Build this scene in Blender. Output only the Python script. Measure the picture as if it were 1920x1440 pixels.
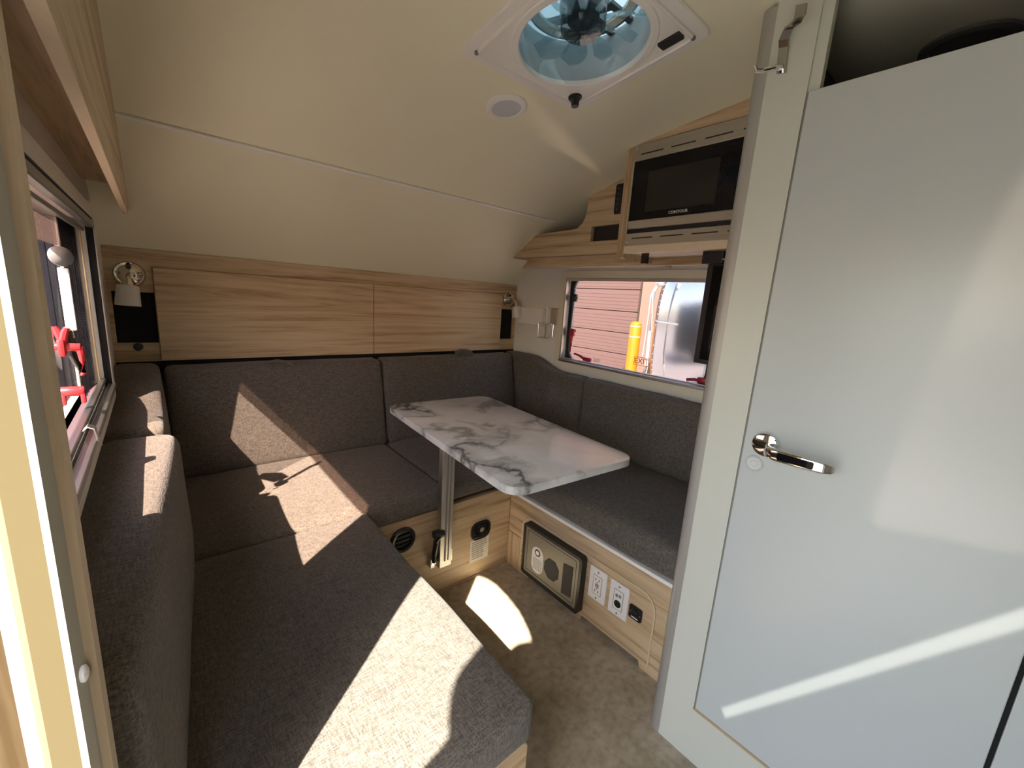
import bpy, bmesh, math, random
from mathutils import Vector, Matrix, noise
random.seed(4)
scene = bpy.context.scene
for o in list(bpy.data.objects):
    bpy.data.objects.remove(o)
COL = scene.collection

# ------------------------------------------------------------------ camera
cam_data = bpy.data.cameras.new('camera')
cam = bpy.data.objects.new('camera', cam_data)
COL.objects.link(cam)
cam_data.sensor_width = 36.0
cam_data.lens = 36.0 * 779.8 / 1920.0
cam_data.clip_start = 0.01
_right = Vector((0.7634754, -0.6425760, 0.0648180))
_down = Vector((-0.0790149, -0.1925446, -0.9781018))
_fwd = Vector((0.6409851, 0.7416351, -0.1977762))
_R = Matrix((_right, -_down, -_fwd)).transposed()
cam.matrix_world = Matrix.Translation((0, 0, 1.1)) @ _R.to_4x4()
scene.camera = cam

# ------------------------------------------------------------------ light
scene.view_settings.view_transform = 'Standard'
scene.view_settings.look = 'None'
scene.view_settings.gamma = 1.0
scene.view_settings.use_curve_mapping = False
scene.view_settings.exposure = 0.55
SUN = Vector((0.558, 0.457, -0.693)).normalized()
world = bpy.data.worlds.new('world')
scene.world = world
world.use_nodes = True
wn = world.node_tree
wn.nodes.clear()
sky = wn.nodes.new('ShaderNodeTexSky')
sky.sky_type = 'NISHITA'
sky.sun_disc = False
sky.sun_elevation = math.radians(43.9)
sky.sun_rotation = math.radians(180 + 50.6)
sky.dust_density = 1.5
bg = wn.nodes.new('ShaderNodeBackground')
bg.inputs['Strength'].default_value = 0.72
wo = wn.nodes.new('ShaderNodeOutputWorld')
wn.links.new(sky.outputs[0], bg.inputs[0])
wn.links.new(bg.outputs[0], wo.inputs[0])
sun_d = bpy.data.lights.new('sun', 'SUN')
sun_d.energy = 27.0
sun_d.angle = math.radians(0.53)
sun_d.color = (1.0, 0.945, 0.83)
sun_o = bpy.data.objects.new('sun', sun_d)
COL.objects.link(sun_o)
sun_o.rotation_euler = SUN.to_track_quat('-Z', 'Y').to_euler()
sun_o.location = (-4, -4, 6)

def glint_lamp(name, loc, pts, energy, soft, radius=0.003, col=(1.0, 0.95, 0.86), dim=None, wide=1.25):
    """added spot standing in for reflected sunlight, no shiny body modelled there: a glint whose beam has the outline pts (where it lands)"""
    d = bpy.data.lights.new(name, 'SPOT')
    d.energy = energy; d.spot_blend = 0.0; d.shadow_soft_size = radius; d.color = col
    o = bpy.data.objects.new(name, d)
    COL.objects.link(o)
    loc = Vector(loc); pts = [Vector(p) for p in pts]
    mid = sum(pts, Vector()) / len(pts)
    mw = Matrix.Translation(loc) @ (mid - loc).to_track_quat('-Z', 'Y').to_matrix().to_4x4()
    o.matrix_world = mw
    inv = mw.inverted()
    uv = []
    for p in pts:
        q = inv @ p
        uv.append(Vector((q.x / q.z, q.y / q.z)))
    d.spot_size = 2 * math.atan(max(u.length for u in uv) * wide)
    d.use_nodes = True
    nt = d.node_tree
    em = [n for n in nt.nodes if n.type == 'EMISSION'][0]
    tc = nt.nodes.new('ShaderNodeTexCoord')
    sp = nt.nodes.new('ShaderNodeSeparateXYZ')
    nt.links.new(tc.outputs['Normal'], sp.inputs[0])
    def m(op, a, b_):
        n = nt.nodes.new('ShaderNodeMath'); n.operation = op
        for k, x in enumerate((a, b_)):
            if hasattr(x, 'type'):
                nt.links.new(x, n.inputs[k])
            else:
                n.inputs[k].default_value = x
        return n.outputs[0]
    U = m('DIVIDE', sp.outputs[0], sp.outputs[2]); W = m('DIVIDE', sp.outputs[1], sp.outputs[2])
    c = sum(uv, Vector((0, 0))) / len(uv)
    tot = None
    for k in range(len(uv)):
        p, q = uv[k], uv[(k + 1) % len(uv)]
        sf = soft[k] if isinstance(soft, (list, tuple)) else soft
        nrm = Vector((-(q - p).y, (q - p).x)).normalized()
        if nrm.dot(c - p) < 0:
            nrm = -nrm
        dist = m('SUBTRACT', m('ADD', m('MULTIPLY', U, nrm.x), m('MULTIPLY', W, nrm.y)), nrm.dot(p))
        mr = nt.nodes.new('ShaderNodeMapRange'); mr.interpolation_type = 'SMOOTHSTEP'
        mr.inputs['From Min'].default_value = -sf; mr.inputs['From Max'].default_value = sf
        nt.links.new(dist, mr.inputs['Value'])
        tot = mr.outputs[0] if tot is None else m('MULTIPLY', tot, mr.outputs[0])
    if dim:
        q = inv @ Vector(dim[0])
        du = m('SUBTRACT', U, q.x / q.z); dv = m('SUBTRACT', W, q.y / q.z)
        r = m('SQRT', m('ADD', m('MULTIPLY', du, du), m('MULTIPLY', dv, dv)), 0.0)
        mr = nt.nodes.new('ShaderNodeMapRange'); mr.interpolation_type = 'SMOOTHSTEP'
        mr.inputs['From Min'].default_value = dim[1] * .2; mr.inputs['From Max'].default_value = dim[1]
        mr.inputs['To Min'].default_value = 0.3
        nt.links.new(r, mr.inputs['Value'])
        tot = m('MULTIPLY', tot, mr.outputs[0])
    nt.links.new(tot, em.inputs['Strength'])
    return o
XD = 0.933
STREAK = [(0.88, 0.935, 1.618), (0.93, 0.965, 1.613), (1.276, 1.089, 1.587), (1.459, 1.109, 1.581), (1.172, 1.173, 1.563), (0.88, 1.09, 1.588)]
glint_lamp('added_patch_lamp', (-1.0, 2.45, 0.90), [(XD, 0.034, 1.287), (XD, 0.077, 0.937), (XD, 0.090, 0.775), (XD, 0.083, 0.752), (XD, -0.078, 0.783), (XD, -0.30, 0.83), (XD, -0.30, 1.45), (XD, -0.02, 1.43)],
      230, 0.004, dim=((XD, -0.06, 0.99), 0.055))  # added lamp, beam masked to draw the soft patch on the closet door
glint_lamp('added_stripe_lamp', (-1.2, 0.33, 0.40), [(XD, 0.247, 0.188), (XD, 0.258, 0.206), (XD, -0.108, 0.732), (XD, -0.122, 0.714)], 95, 0.0022)  # added lamp, beam masked to a thin stripe of reflected light
glint_lamp('added_streak_lamp', (-0.9, 0.95, 0.60), STREAK, 100, [0.04, 0.010, 0.006, 0.005, 0.010, 0.10], wide=2.2)  # added lamp, beam masked to the light streak across the ceiling

# ------------------------------------------------------------------ materials
def new_mat(name):
    m = bpy.data.materials.new(name)
    m.use_nodes = True
    nt = m.node_tree
    p = nt.nodes['Principled BSDF']
    return m, nt, p

def plain(name, col, rough=0.5, metal=0.0, bump=0.0, bscale=200.0, coat=0.0, mott=0.06):
    m, nt, p = new_mat(name)
    p.inputs['Roughness'].default_value = rough
    p.inputs['Metallic'].default_value = metal
    p.inputs['Coat Weight'].default_value = coat
    tc = nt.nodes.new('ShaderNodeTexCoord')
    nz = nt.nodes.new('ShaderNodeTexNoise')
    nz.inputs['Scale'].default_value = bscale
    nz.inputs['Detail'].default_value = 3
    nt.links.new(tc.outputs['Object'], nz.inputs['Vector'])
    mx = nt.nodes.new('ShaderNodeMix')
    mx.data_type = 'RGBA'
    mx.inputs[6].default_value = (*[c * (1 - mott) for c in col], 1)
    mx.inputs[7].default_value = (*[min(1, c * (1 + mott)) for c in col], 1)
    nt.links.new(nz.outputs['Fac'], mx.inputs[0])
    nt.links.new(mx.outputs[2], p.inputs['Base Color'])
    if bump:
        b = nt.nodes.new('ShaderNodeBump')
        b.inputs['Strength'].default_value = bump
        b.inputs['Distance'].default_value = 0.002
        nt.links.new(nz.outputs['Fac'], b.inputs['Height'])
        nt.links.new(b.outputs[0], p.inputs['Normal'])
    return m

def ramp(nt, stops):
    r = nt.nodes.new('ShaderNodeValToRGB')
    e = r.color_ramp.elements
    while len(e) < len(stops):
        e.new(0.5)
    for i, (t, c) in enumerate(stops):
        e[i].position = t
        e[i].color = (*c, 1)
    return r

def wood(name, axis, light=(0.63, 0.475, 0.295), dark=(0.36, 0.225, 0.108), seed=0.0):
    m, nt, p = new_mat(name)
    p.inputs['Roughness'].default_value = 0.42
    tc = nt.nodes.new('ShaderNodeTexCoord')
    geo = nt.nodes.new('ShaderNodeNewGeometry')
    mp = nt.nodes.new('ShaderNodeMapping')
    sc = [1.0, 1.0, 1.0]
    sc[axis] = 0.045
    mp.inputs['Scale'].default_value = sc
    mp.inputs['Location'].default_value = (seed, seed * .7, seed * 1.3)
    nt.links.new(geo.outputs['Position'], mp.inputs['Vector'])
    warp = nt.nodes.new('ShaderNodeTexNoise')
    warp.inputs['Scale'].default_value = 9
    warp.inputs['Detail'].default_value = 2
    nt.links.new(mp.outputs[0], warp.inputs['Vector'])
    add = nt.nodes.new('ShaderNodeMixRGB')
    add.blend_type = 'ADD'
    add.inputs[0].default_value = 0.10
    nt.links.new(mp.outputs[0], add.inputs[1])
    nt.links.new(warp.outputs['Color'], add.inputs[2])
    n1 = nt.nodes.new('ShaderNodeTexNoise')
    n1.inputs['Scale'].default_value = 50
    n1.inputs['Detail'].default_value = 5
    n1.inputs['Roughness'].default_value = 0.62
    nt.links.new(add.outputs[0], n1.inputs['Vector'])
    mid = tuple(l * .62 + d * .38 for l, d in zip(light, dark))
    r = ramp(nt, [(0.34, dark), (0.46, mid), (0.60, light)])
    nt.links.new(n1.outputs['Fac'], r.inputs[0])
    mp2 = nt.nodes.new('ShaderNodeMapping')
    sc2 = [1.0, 1.0, 1.0]
    sc2[axis] = 0.02
    mp2.inputs['Scale'].default_value = sc2
    nt.links.new(geo.outputs['Position'], mp2.inputs['Vector'])
    n2 = nt.nodes.new('ShaderNodeTexNoise')
    n2.inputs['Scale'].default_value = 420
    n2.inputs['Detail'].default_value = 2
    nt.links.new(mp2.outputs[0], n2.inputs['Vector'])
    mul = nt.nodes.new('ShaderNodeMixRGB')
    mul.blend_type = 'MULTIPLY'
    mul.inputs[0].default_value = 0.16
    nt.links.new(r.outputs[0], mul.inputs[1])
    nt.links.new(n2.outputs['Fac'], mul.inputs[2])
    nt.links.new(mul.outputs[0], p.inputs['Base Color'])
    return m

def fabric(name, col):
    m, nt, p = new_mat(name)
    p.inputs['Roughness'].default_value = 0.9
    p.inputs['Specular IOR Level'].default_value = 0.15
    p.inputs['Sheen Weight'].default_value = 0.12
    p.inputs['Sheen Roughness'].default_value = 0.5
    geo = nt.nodes.new('ShaderNodeNewGeometry')
    facs = []
    for k, sc in enumerate(((60, 420, 420), (420, 60, 420), (420, 420, 60))):
        mp = nt.nodes.new('ShaderNodeMapping')
        mp.inputs['Scale'].default_value = sc
        mp.inputs['Location'].default_value = (k * 3.1, k * 1.7, k)
        nt.links.new(geo.outputs['Position'], mp.inputs['Vector'])
        nz = nt.nodes.new('ShaderNodeTexNoise')
        nz.inputs['Scale'].default_value = 1.0
        nz.inputs['Detail'].default_value = 2
        nt.links.new(mp.outputs[0], nz.inputs['Vector'])
        facs.append(nz)
    a1 = nt.nodes.new('ShaderNodeMath'); a1.operation = 'ADD'
    a2 = nt.nodes.new('ShaderNodeMath'); a2.operation = 'ADD'
    nt.links.new(facs[0].outputs['Fac'], a1.inputs[0]); nt.links.new(facs[1].outputs['Fac'], a1.inputs[1])
    nt.links.new(a1.outputs[0], a2.inputs[0]); nt.links.new(facs[2].outputs['Fac'], a2.inputs[1])
    mr = nt.nodes.new('ShaderNodeMapRange')
    mr.inputs['From Min'].default_value = 1.2
    mr.inputs['From Max'].default_value = 1.8
    nt.links.new(a2.outputs[0], mr.inputs['Value'])
    r = ramp(nt, [(0.0, tuple(c * .58 for c in col)), (0.5, col), (1.0, tuple(min(1, c * 1.42) for c in col))])
    nt.links.new(mr.outputs[0], r.inputs[0])
    nt.links.new(r.outputs[0], p.inputs['Base Color'])
    b = nt.nodes.new('ShaderNodeBump')
    b.inputs['Strength'].default_value = 0.35
    b.inputs['Distance'].default_value = 0.0015
    nt.links.new(mr.outputs[0], b.inputs['Height'])
    nt.links.new(b.outputs[0], p.inputs['Normal'])
    return m

def seethru(name, tint, gloss=0.08, rough=0.02, diffuse=None, dfac=0.0, fres=True):
    """clear plastic or glass: tinted transparent mixed with a fresnel gloss (and a little haze)"""
    m = bpy.data.materials.new(name)
    m.use_nodes = True
    nt = m.node_tree
    nt.nodes.clear()
    out = nt.nodes.new('ShaderNodeOutputMaterial')
    tr = nt.nodes.new('ShaderNodeBsdfTransparent')
    tr.inputs[0].default_value = (*tint, 1)
    gl = nt.nodes.new('ShaderNodeBsdfGlossy')
    gl.inputs['Roughness'].default_value = rough
    mx = nt.nodes.new('ShaderNodeMixShader')
    if fres:
        fr = nt.nodes.new('ShaderNodeFresnel')
        fr.inputs['IOR'].default_value = 1.4
        ge = nt.nodes.new('ShaderNodeNewGeometry')
        inv = nt.nodes.new('ShaderNodeMath'); inv.operation = 'SUBTRACT'; inv.inputs[0].default_value = 1.0
        nt.links.new(ge.outputs['Backfacing'], inv.inputs[1])
        mu = nt.nodes.new('ShaderNodeMath'); mu.operation = 'MULTIPLY'
        nt.links.new(fr.outputs[0], mu.inputs[0]); nt.links.new(inv.outputs[0], mu.inputs[1])
        nt.links.new(mu.outputs[0], mx.inputs[0])
    else:
        mx.inputs[0].default_value = gloss
    base = tr
    if diffuse:
        df = nt.nodes.new('ShaderNodeBsdfTranslucent')
        df.inputs[0].default_value = (*diffuse, 1)
        m2 = nt.nodes.new('ShaderNodeMixShader')
        m2.inputs[0].default_value = dfac
        nt.links.new(tr.outputs[0], m2.inputs[1])
        nt.links.new(df.outputs[0], m2.inputs[2])
        base = m2
    nt.links.new(base.outputs[0], mx.inputs[1])
    nt.links.new(gl.outputs[0], mx.inputs[2])
    nt.links.new(mx.outputs[0], out.inputs[0])
    return m

def mesh_screen(name):
    """black insect screen: fine woven threads with holes"""
    m = bpy.data.materials.new(name)
    m.use_nodes = True
    nt = m.node_tree
    nt.nodes.clear()
    out = nt.nodes.new('ShaderNodeOutputMaterial')
    tr = nt.nodes.new('ShaderNodeBsdfTransparent')
    df = nt.nodes.new('ShaderNodeBsdfDiffuse')
    df.inputs[0].default_value = (0.010, 0.010, 0.012, 1)
    mx = nt.nodes.new('ShaderNodeMixShader')
    geo = nt.nodes.new('ShaderNodeNewGeometry')
    sp = nt.nodes.new('ShaderNodeSeparateXYZ')
    nt.links.new(geo.outputs['Position'], sp.inputs[0])
    outs = []
    for ax in ('Y', 'Z'):
        mu = nt.nodes.new('ShaderNodeMath'); mu.operation = 'MULTIPLY'; mu.inputs[1].default_value = 420.0
        fr = nt.nodes.new('ShaderNodeMath'); fr.operation = 'FRACT'
        lt = nt.nodes.new('ShaderNodeMath'); lt.operation = 'LESS_THAN'; lt.inputs[1].default_value = 0.30
        nt.links.new(sp.outputs[ax], mu.inputs[0]); nt.links.new(mu.outputs[0], fr.inputs[0]); nt.links.new(fr.outputs[0], lt.inputs[0])
        outs.append(lt)
    mxx = nt.nodes.new('ShaderNodeMath'); mxx.operation = 'MAXIMUM'
    nt.links.new(outs[0].outputs[0], mxx.inputs[0]); nt.links.new(outs[1].outputs[0], mxx.inputs[1])
    nt.links.new(mxx.outputs[0], mx.inputs[0])
    nt.links.new(tr.outputs[0], mx.inputs[1]); nt.links.new(df.outputs[0], mx.inputs[2])
    nt.links.new(mx.outputs[0], out.inputs[0])
    return m

def floor_mat():
    m, nt, p = new_mat('vinyl_floor')
    p.inputs['Roughness'].default_value = 0.45
    geo = nt.nodes.new('ShaderNodeNewGeometry')
    n1 = nt.nodes.new('ShaderNodeTexNoise'); n1.inputs['Scale'].default_value = 9; n1.inputs['Detail'].default_value = 8
    n1.inputs['Roughness'].default_value = 0.65
    n2 = nt.nodes.new('ShaderNodeTexNoise'); n2.inputs['Scale'].default_value = 46; n2.inputs['Detail'].default_value = 5
    nt.links.new(geo.outputs['Position'], n1.inputs['Vector']); nt.links.new(geo.outputs['Position'], n2.inputs['Vector'])
    r1 = ramp(nt, [(0.3, (0.30, 0.245, 0.165)), (0.5, (0.39, 0.325, 0.23)), (0.7, (0.47, 0.405, 0.305))])
    nt.links.new(n1.outputs['Fac'], r1.inputs[0])
    r2 = ramp(nt, [(0.30, (0.66, 0.64, 0.61)), (0.5, (0.95, 0.95, 0.95)), (0.75, (1.15, 1.15, 1.15))])
    nt.links.new(n2.outputs['Fac'], r2.inputs[0])
    mu = nt.nodes.new('ShaderNodeMixRGB'); mu.blend_type = 'MULTIPLY'; mu.inputs[0].default_value = 0.8
    nt.links.new(r1.outputs[0], mu.inputs[1]); nt.links.new(r2.outputs[0], mu.inputs[2])
    nt.links.new(mu.outputs[0], p.inputs['Base Color'])
    return m

def marble_mat():
    m, nt, p = new_mat('white_marble_laminate')
    p.inputs['Roughness'].default_value = 0.16
    tc = nt.nodes.new('ShaderNodeTexCoord')
    # broad warp
    wz = nt.nodes.new('ShaderNodeTexNoise'); wz.inputs['Scale'].default_value = 4.5; wz.inputs['Detail'].default_value = 5
    nt.links.new(tc.outputs['Object'], wz.inputs['Vector'])
    ad = nt.nodes.new('ShaderNodeMixRGB'); ad.blend_type = 'ADD'; ad.inputs[0].default_value = 0.42
    nt.links.new(tc.outputs['Object'], ad.inputs[1]); nt.links.new(wz.outputs['Color'], ad.inputs[2])
    # veins = edges of warped cells
    vo = nt.nodes.new('ShaderNodeTexVoronoi'); vo.feature = 'DISTANCE_TO_EDGE'; vo.inputs['Scale'].default_value = 2.3
    nt.links.new(ad.outputs[0], vo.inputs['Vector'])
    rv = ramp(nt, [(0.0, (1, 1, 1)), (0.028, (0.40, 0.40, 0.40)), (0.12, (0, 0, 0))])
    nt.links.new(vo.outputs['Distance'], rv.inputs[0])
    # break the veins up
    bz = nt.nodes.new('ShaderNodeTexNoise'); bz.inputs['Scale'].default_value = 3.0; bz.inputs['Detail'].default_value = 3
    nt.links.new(tc.outputs['Object'], bz.inputs['Vector'])
    rb = ramp(nt, [(0.46, (0.01, 0.01, 0.01)), (0.62, (1, 1, 1))])
    nt.links.new(bz.outputs['Fac'], rb.inputs[0])
    mu = nt.nodes.new('ShaderNodeMixRGB'); mu.blend_type = 'MULTIPLY'; mu.inputs[0].default_value = 1
    nt.links.new(rv.outputs[0], mu.inputs[1]); nt.links.new(rb.outputs[0], mu.inputs[2])
    # cloudy grey areas
    cz = nt.nodes.new('ShaderNodeTexNoise'); cz.inputs['Scale'].default_value = 5.5; cz.inputs['Detail'].default_value = 6
    nt.links.new(ad.outputs[0], cz.inputs['Vector'])
    rc = ramp(nt, [(0.42, (0.78, 0.78, 0.765)), (0.575, (0.70, 0.70, 0.68)), (0.66, (0.36, 0.36, 0.335))])
    nt.links.new(cz.outputs['Fac'], rc.inputs[0])
    mx = nt.nodes.new('ShaderNodeMixRGB'); mx.blend_type = 'MIX'
    nt.links.new(mu.outputs[0], mx.inputs[0])
    nt.links.new(rc.outputs[0], mx.inputs[1])
    mx.inputs[2].default_value = (0.10, 0.10, 0.095, 1)
    nt.links.new(mx.outputs[0], p.inputs['Base Color'])
    return m

def brushed(name, col, rough, axis=1):
    m, nt, p = new_mat(name)
    p.inputs['Metallic'].default_value = 1.0
    p.inputs['Roughness'].default_value = rough
    geo = nt.nodes.new('ShaderNodeNewGeometry')
    mp = nt.nodes.new('ShaderNodeMapping')
    s = [600.0, 600.0, 600.0]; s[axis] = 6.0
    mp.inputs['Scale'].default_value = s
    nt.links.new(geo.outputs['Position'], mp.inputs['Vector'])
    nz = nt.nodes.new('ShaderNodeTexNoise'); nz.inputs['Scale'].default_value = 1; nz.inputs['Detail'].default_value = 2
    nt.links.new(mp.outputs[0], nz.inputs['Vector'])
    r = ramp(nt, [(0.3, tuple(c * .85 for c in col)), (0.7, col)])
    nt.links.new(nz.outputs['Fac'], r.inputs[0]); nt.links.new(r.outputs[0], p.inputs['Base Color'])
    return m

M = {}
M['ceiling'] = plain('cream_ceiling', (0.88, 0.835, 0.63), 0.45, bump=0.03, bscale=300, mott=0.01)
M['wall'] = plain('off_white_wall', (0.74, 0.72, 0.66), 0.5, bump=0.04, bscale=260, mott=0.02)
M['frame_cream'] = plain('cream_plastic', (0.70, 0.64, 0.52), 0.4, mott=0.01)
M['woodx'] = wood('oak_grain_across', 0)
M['woody'] = wood('oak_grain_lengthwise', 1, seed=2.0)
M['woodz'] = wood('oak_grain_upright', 2, seed=5.0)
M['wood_pale'] = plain('pale_oak_edging', (0.66, 0.53, 0.36), 0.45, bscale=120, mott=0.08)
M['wood_edge'] = plain('oak_edge_band', (0.46, 0.32, 0.18), 0.5, bscale=300, mott=0.15)
M['fabric'] = fabric('grey_weave', (0.116, 0.101, 0.084))
M['floor'] = floor_mat()
M['marble'] = marble_mat()
M['black'] = plain('black_plastic', (0.012, 0.012, 0.013), 0.35, mott=0.1)
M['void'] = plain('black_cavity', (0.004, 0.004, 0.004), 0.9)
M['rubber'] = plain('black_rubber', (0.010, 0.010, 0.010), 0.75)
M['white'] = plain('white_plastic', (0.78, 0.77, 0.74), 0.35, mott=0.01)
M['trimwhite'] = plain('warm_white_plastic', (0.86, 0.83, 0.77), 0.35, mott=0.01)
M['door'] = plain('pale_grey_laminate', (0.50, 0.53, 0.515), 0.30, bump=0.015, bscale=500, mott=0.01)
M['stile'] = plain('ivory_laminate', (0.58, 0.59, 0.515), 0.35, mott=0.01)
M['alu'] = brushed('satin_aluminium', (0.66, 0.65, 0.63), 0.32, 1)
M['aluz'] = brushed('satin_aluminium_upright', (0.62, 0.61, 0.58), 0.38, 2)
M['aludim'] = brushed('shaded_aluminium', (0.30, 0.305, 0.29), 0.42, 1)  # aluminium darkened: shade on the left window rails put into the colour
M['channel'] = plain('taupe_channel', (0.40, 0.365, 0.28), 0.5, mott=0.02)
M['wood_dim'] = wood('brown_shaded_oak', 2, light=(0.40, 0.285, 0.16), dark=(0.24, 0.15, 0.07))  # brown jamb oak, shade of the outer panel included in the colour
M['corneralu'] = plain('satin_corner_trim', (0.44, 0.425, 0.39), 0.42, metal=0.45, bscale=300, mott=0.04)
M['steel'] = brushed('stainless_steel', (0.58, 0.55, 0.50), 0.30, 1)
M['chrome'] = plain('chrome', (0.78, 0.77, 0.75), 0.05, metal=1, mott=0.0)
M['hookchrome'] = plain('chrome_dark_reflection', (0.40, 0.39, 0.37), 0.12, metal=1, mott=0.0)  # chrome with the hook's dark reflections put into its base colour
M['nickel'] = plain('polished_nickel', (0.66, 0.58, 0.46), 0.14, metal=1, mott=0.0)
M['brass'] = plain('gold_anodised', (0.72, 0.55, 0.28), 0.35, metal=1, mott=0.02)
M['frost'] = plain('frosted_glass', (0.62, 0.60, 0.56), 0.4, mott=0.02)
M['lens'] = plain('frosted_lens', (0.60, 0.63, 0.64), 0.35, mott=0.02)
M['red'] = plain('red_plastic', (0.46, 0.025, 0.032), 0.32, mott=0.03)
M['bronze'] = plain('grey_bronze_panel', (0.235, 0.215, 0.165), 0.45, metal=0.35, bscale=90, mott=0.06)
M['grill'] = plain('dark_mesh_grille', (0.05, 0.048, 0.04), 0.6, bump=0.8, bscale=900, mott=0.5)
M['paper'] = plain('paper_sticker', (0.70, 0.66, 0.56), 0.5, mott=0.02)
M['silver_sticker'] = plain('silver_sticker', (0.62, 0.63, 0.62), 0.4, mott=0.05)
M['ink'] = plain('grey_ink', (0.20, 0.19, 0.17), 0.6)
M['glassblack'] = plain('black_glass', (0.006, 0.006, 0.007), 0.04, coat=0.3)
M['ovenwin'] = plain('smoked_oven_window', (0.022, 0.020, 0.016), 0.08)
M['glassblack'].node_tree.nodes['Principled BSDF'].inputs['Specular IOR Level'].default_value = 0.22
M['ovenwin'].node_tree.nodes['Principled BSDF'].inputs['Specular IOR Level'].default_value = 0.3
M['glassblack'].node_tree.nodes['Principled BSDF'].inputs['Coat Weight'].default_value = 0
M['letter'] = plain('pale_lettering', (0.75, 0.74, 0.70), 0.5)
M['pane'] = seethru('tinted_acrylic', (0.89, 0.80, 0.77))
M['shade'] = seethru('thin_shade', (0.55, 0.49, 0.46), diffuse=(0.4, 0.33, 0.3), dfac=0.15)
M['clear'] = seethru('smoky_clear_plastic', (0.80, 0.86, 0.87), diffuse=(0.5, 0.56, 0.58), dfac=0.18)
M['hubclear'] = seethru('smoky_hub_plastic', (0.45, 0.49, 0.50), diffuse=(0.25, 0.28, 0.29), dfac=0.25)
M['lid'] = seethru('translucent_lid', (0.20, 0.27, 0.30), diffuse=(0.075, 0.105, 0.115), dfac=0.95)
M['collar'] = plain('grey_collar', (0.45, 0.52, 0.54), 0.4)
M['motor'] = plain('grey_motor', (0.05, 0.055, 0.058), 0.4)
M['screen'] = mesh_screen('insect_screen')
M['netting'] = M['screen']
M['speakergrey'] = plain('grey_speaker', (0.16, 0.155, 0.145), 0.5, mott=0.05)
M['fanblue'] = plain('slate_blue_plastic', (0.05, 0.09, 0.13), 0.5)
M['maroon'] = plain('maroon_sill', (0.075, 0.045, 0.05), 0.45)
M['asphalt'] = plain('asphalt', (0.22, 0.21, 0.20), 0.9, bscale=30, mott=0.2)
M['pink'] = plain('pink_beige_metal', (0.072, 0.045, 0.041), 0.6, bscale=20, mott=0.03)
M['pinkwall'] = plain('pale_pink_stucco', (0.125, 0.088, 0.070), 0.8, bump=0.3, bscale=80, mott=0.05)
M['yellow'] = plain('yellow_sleeve', (0.235, 0.105, 0.0012), 0.4, mott=0.02)
M['mirror'] = plain('polished_aluminium', (0.40, 0.42, 0.47), 0.16, metal=1, bscale=2.0, mott=0.03)
M['dkint'] = plain('dark_grey_lining', (0.10, 0.095, 0.085), 0.6, mott=0.03)
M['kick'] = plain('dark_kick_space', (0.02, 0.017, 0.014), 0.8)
M['cloth_dark'] = plain('navy_cloth', (0.03, 0.035, 0.05), 0.9)
M['skin'] = plain('skin', (0.50, 0.32, 0.24), 0.5)
M['hair'] = plain('brown_hair', (0.05, 0.03, 0.02), 0.6)

M['jambyellow'] = plain('honey_jamb_liner', (0.185, 0.145, 0.072), 0.5, mott=0.02)
M['reddark'] = plain('dark_red_plastic', (0.30, 0.012, 0.025), 0.4, mott=0.05)
M['decalred'] = plain('red_decal', (0.62, 0.16, 0.10), 0.5, mott=0.02)
M['knobgrey'] = plain('grey_rubber_knob', (0.16, 0.165, 0.17), 0.6, mott=0.1)
M['catchgrey'] = plain('grey_push_catch', (0.58, 0.59, 0.58), 0.35, mott=0.01)
M['vandark'] = plain('dark_car_paint', (0.02, 0.02, 0.022), 0.25, mott=0.1)
M['marble_edge'] = M['marble']

# ------------------------------------------------------------------ builders
def world_loc(o):
    v = Vector((0, 0, 0))
    while o is not None:
        v += o.location
        o = o.parent
    return v

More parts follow.
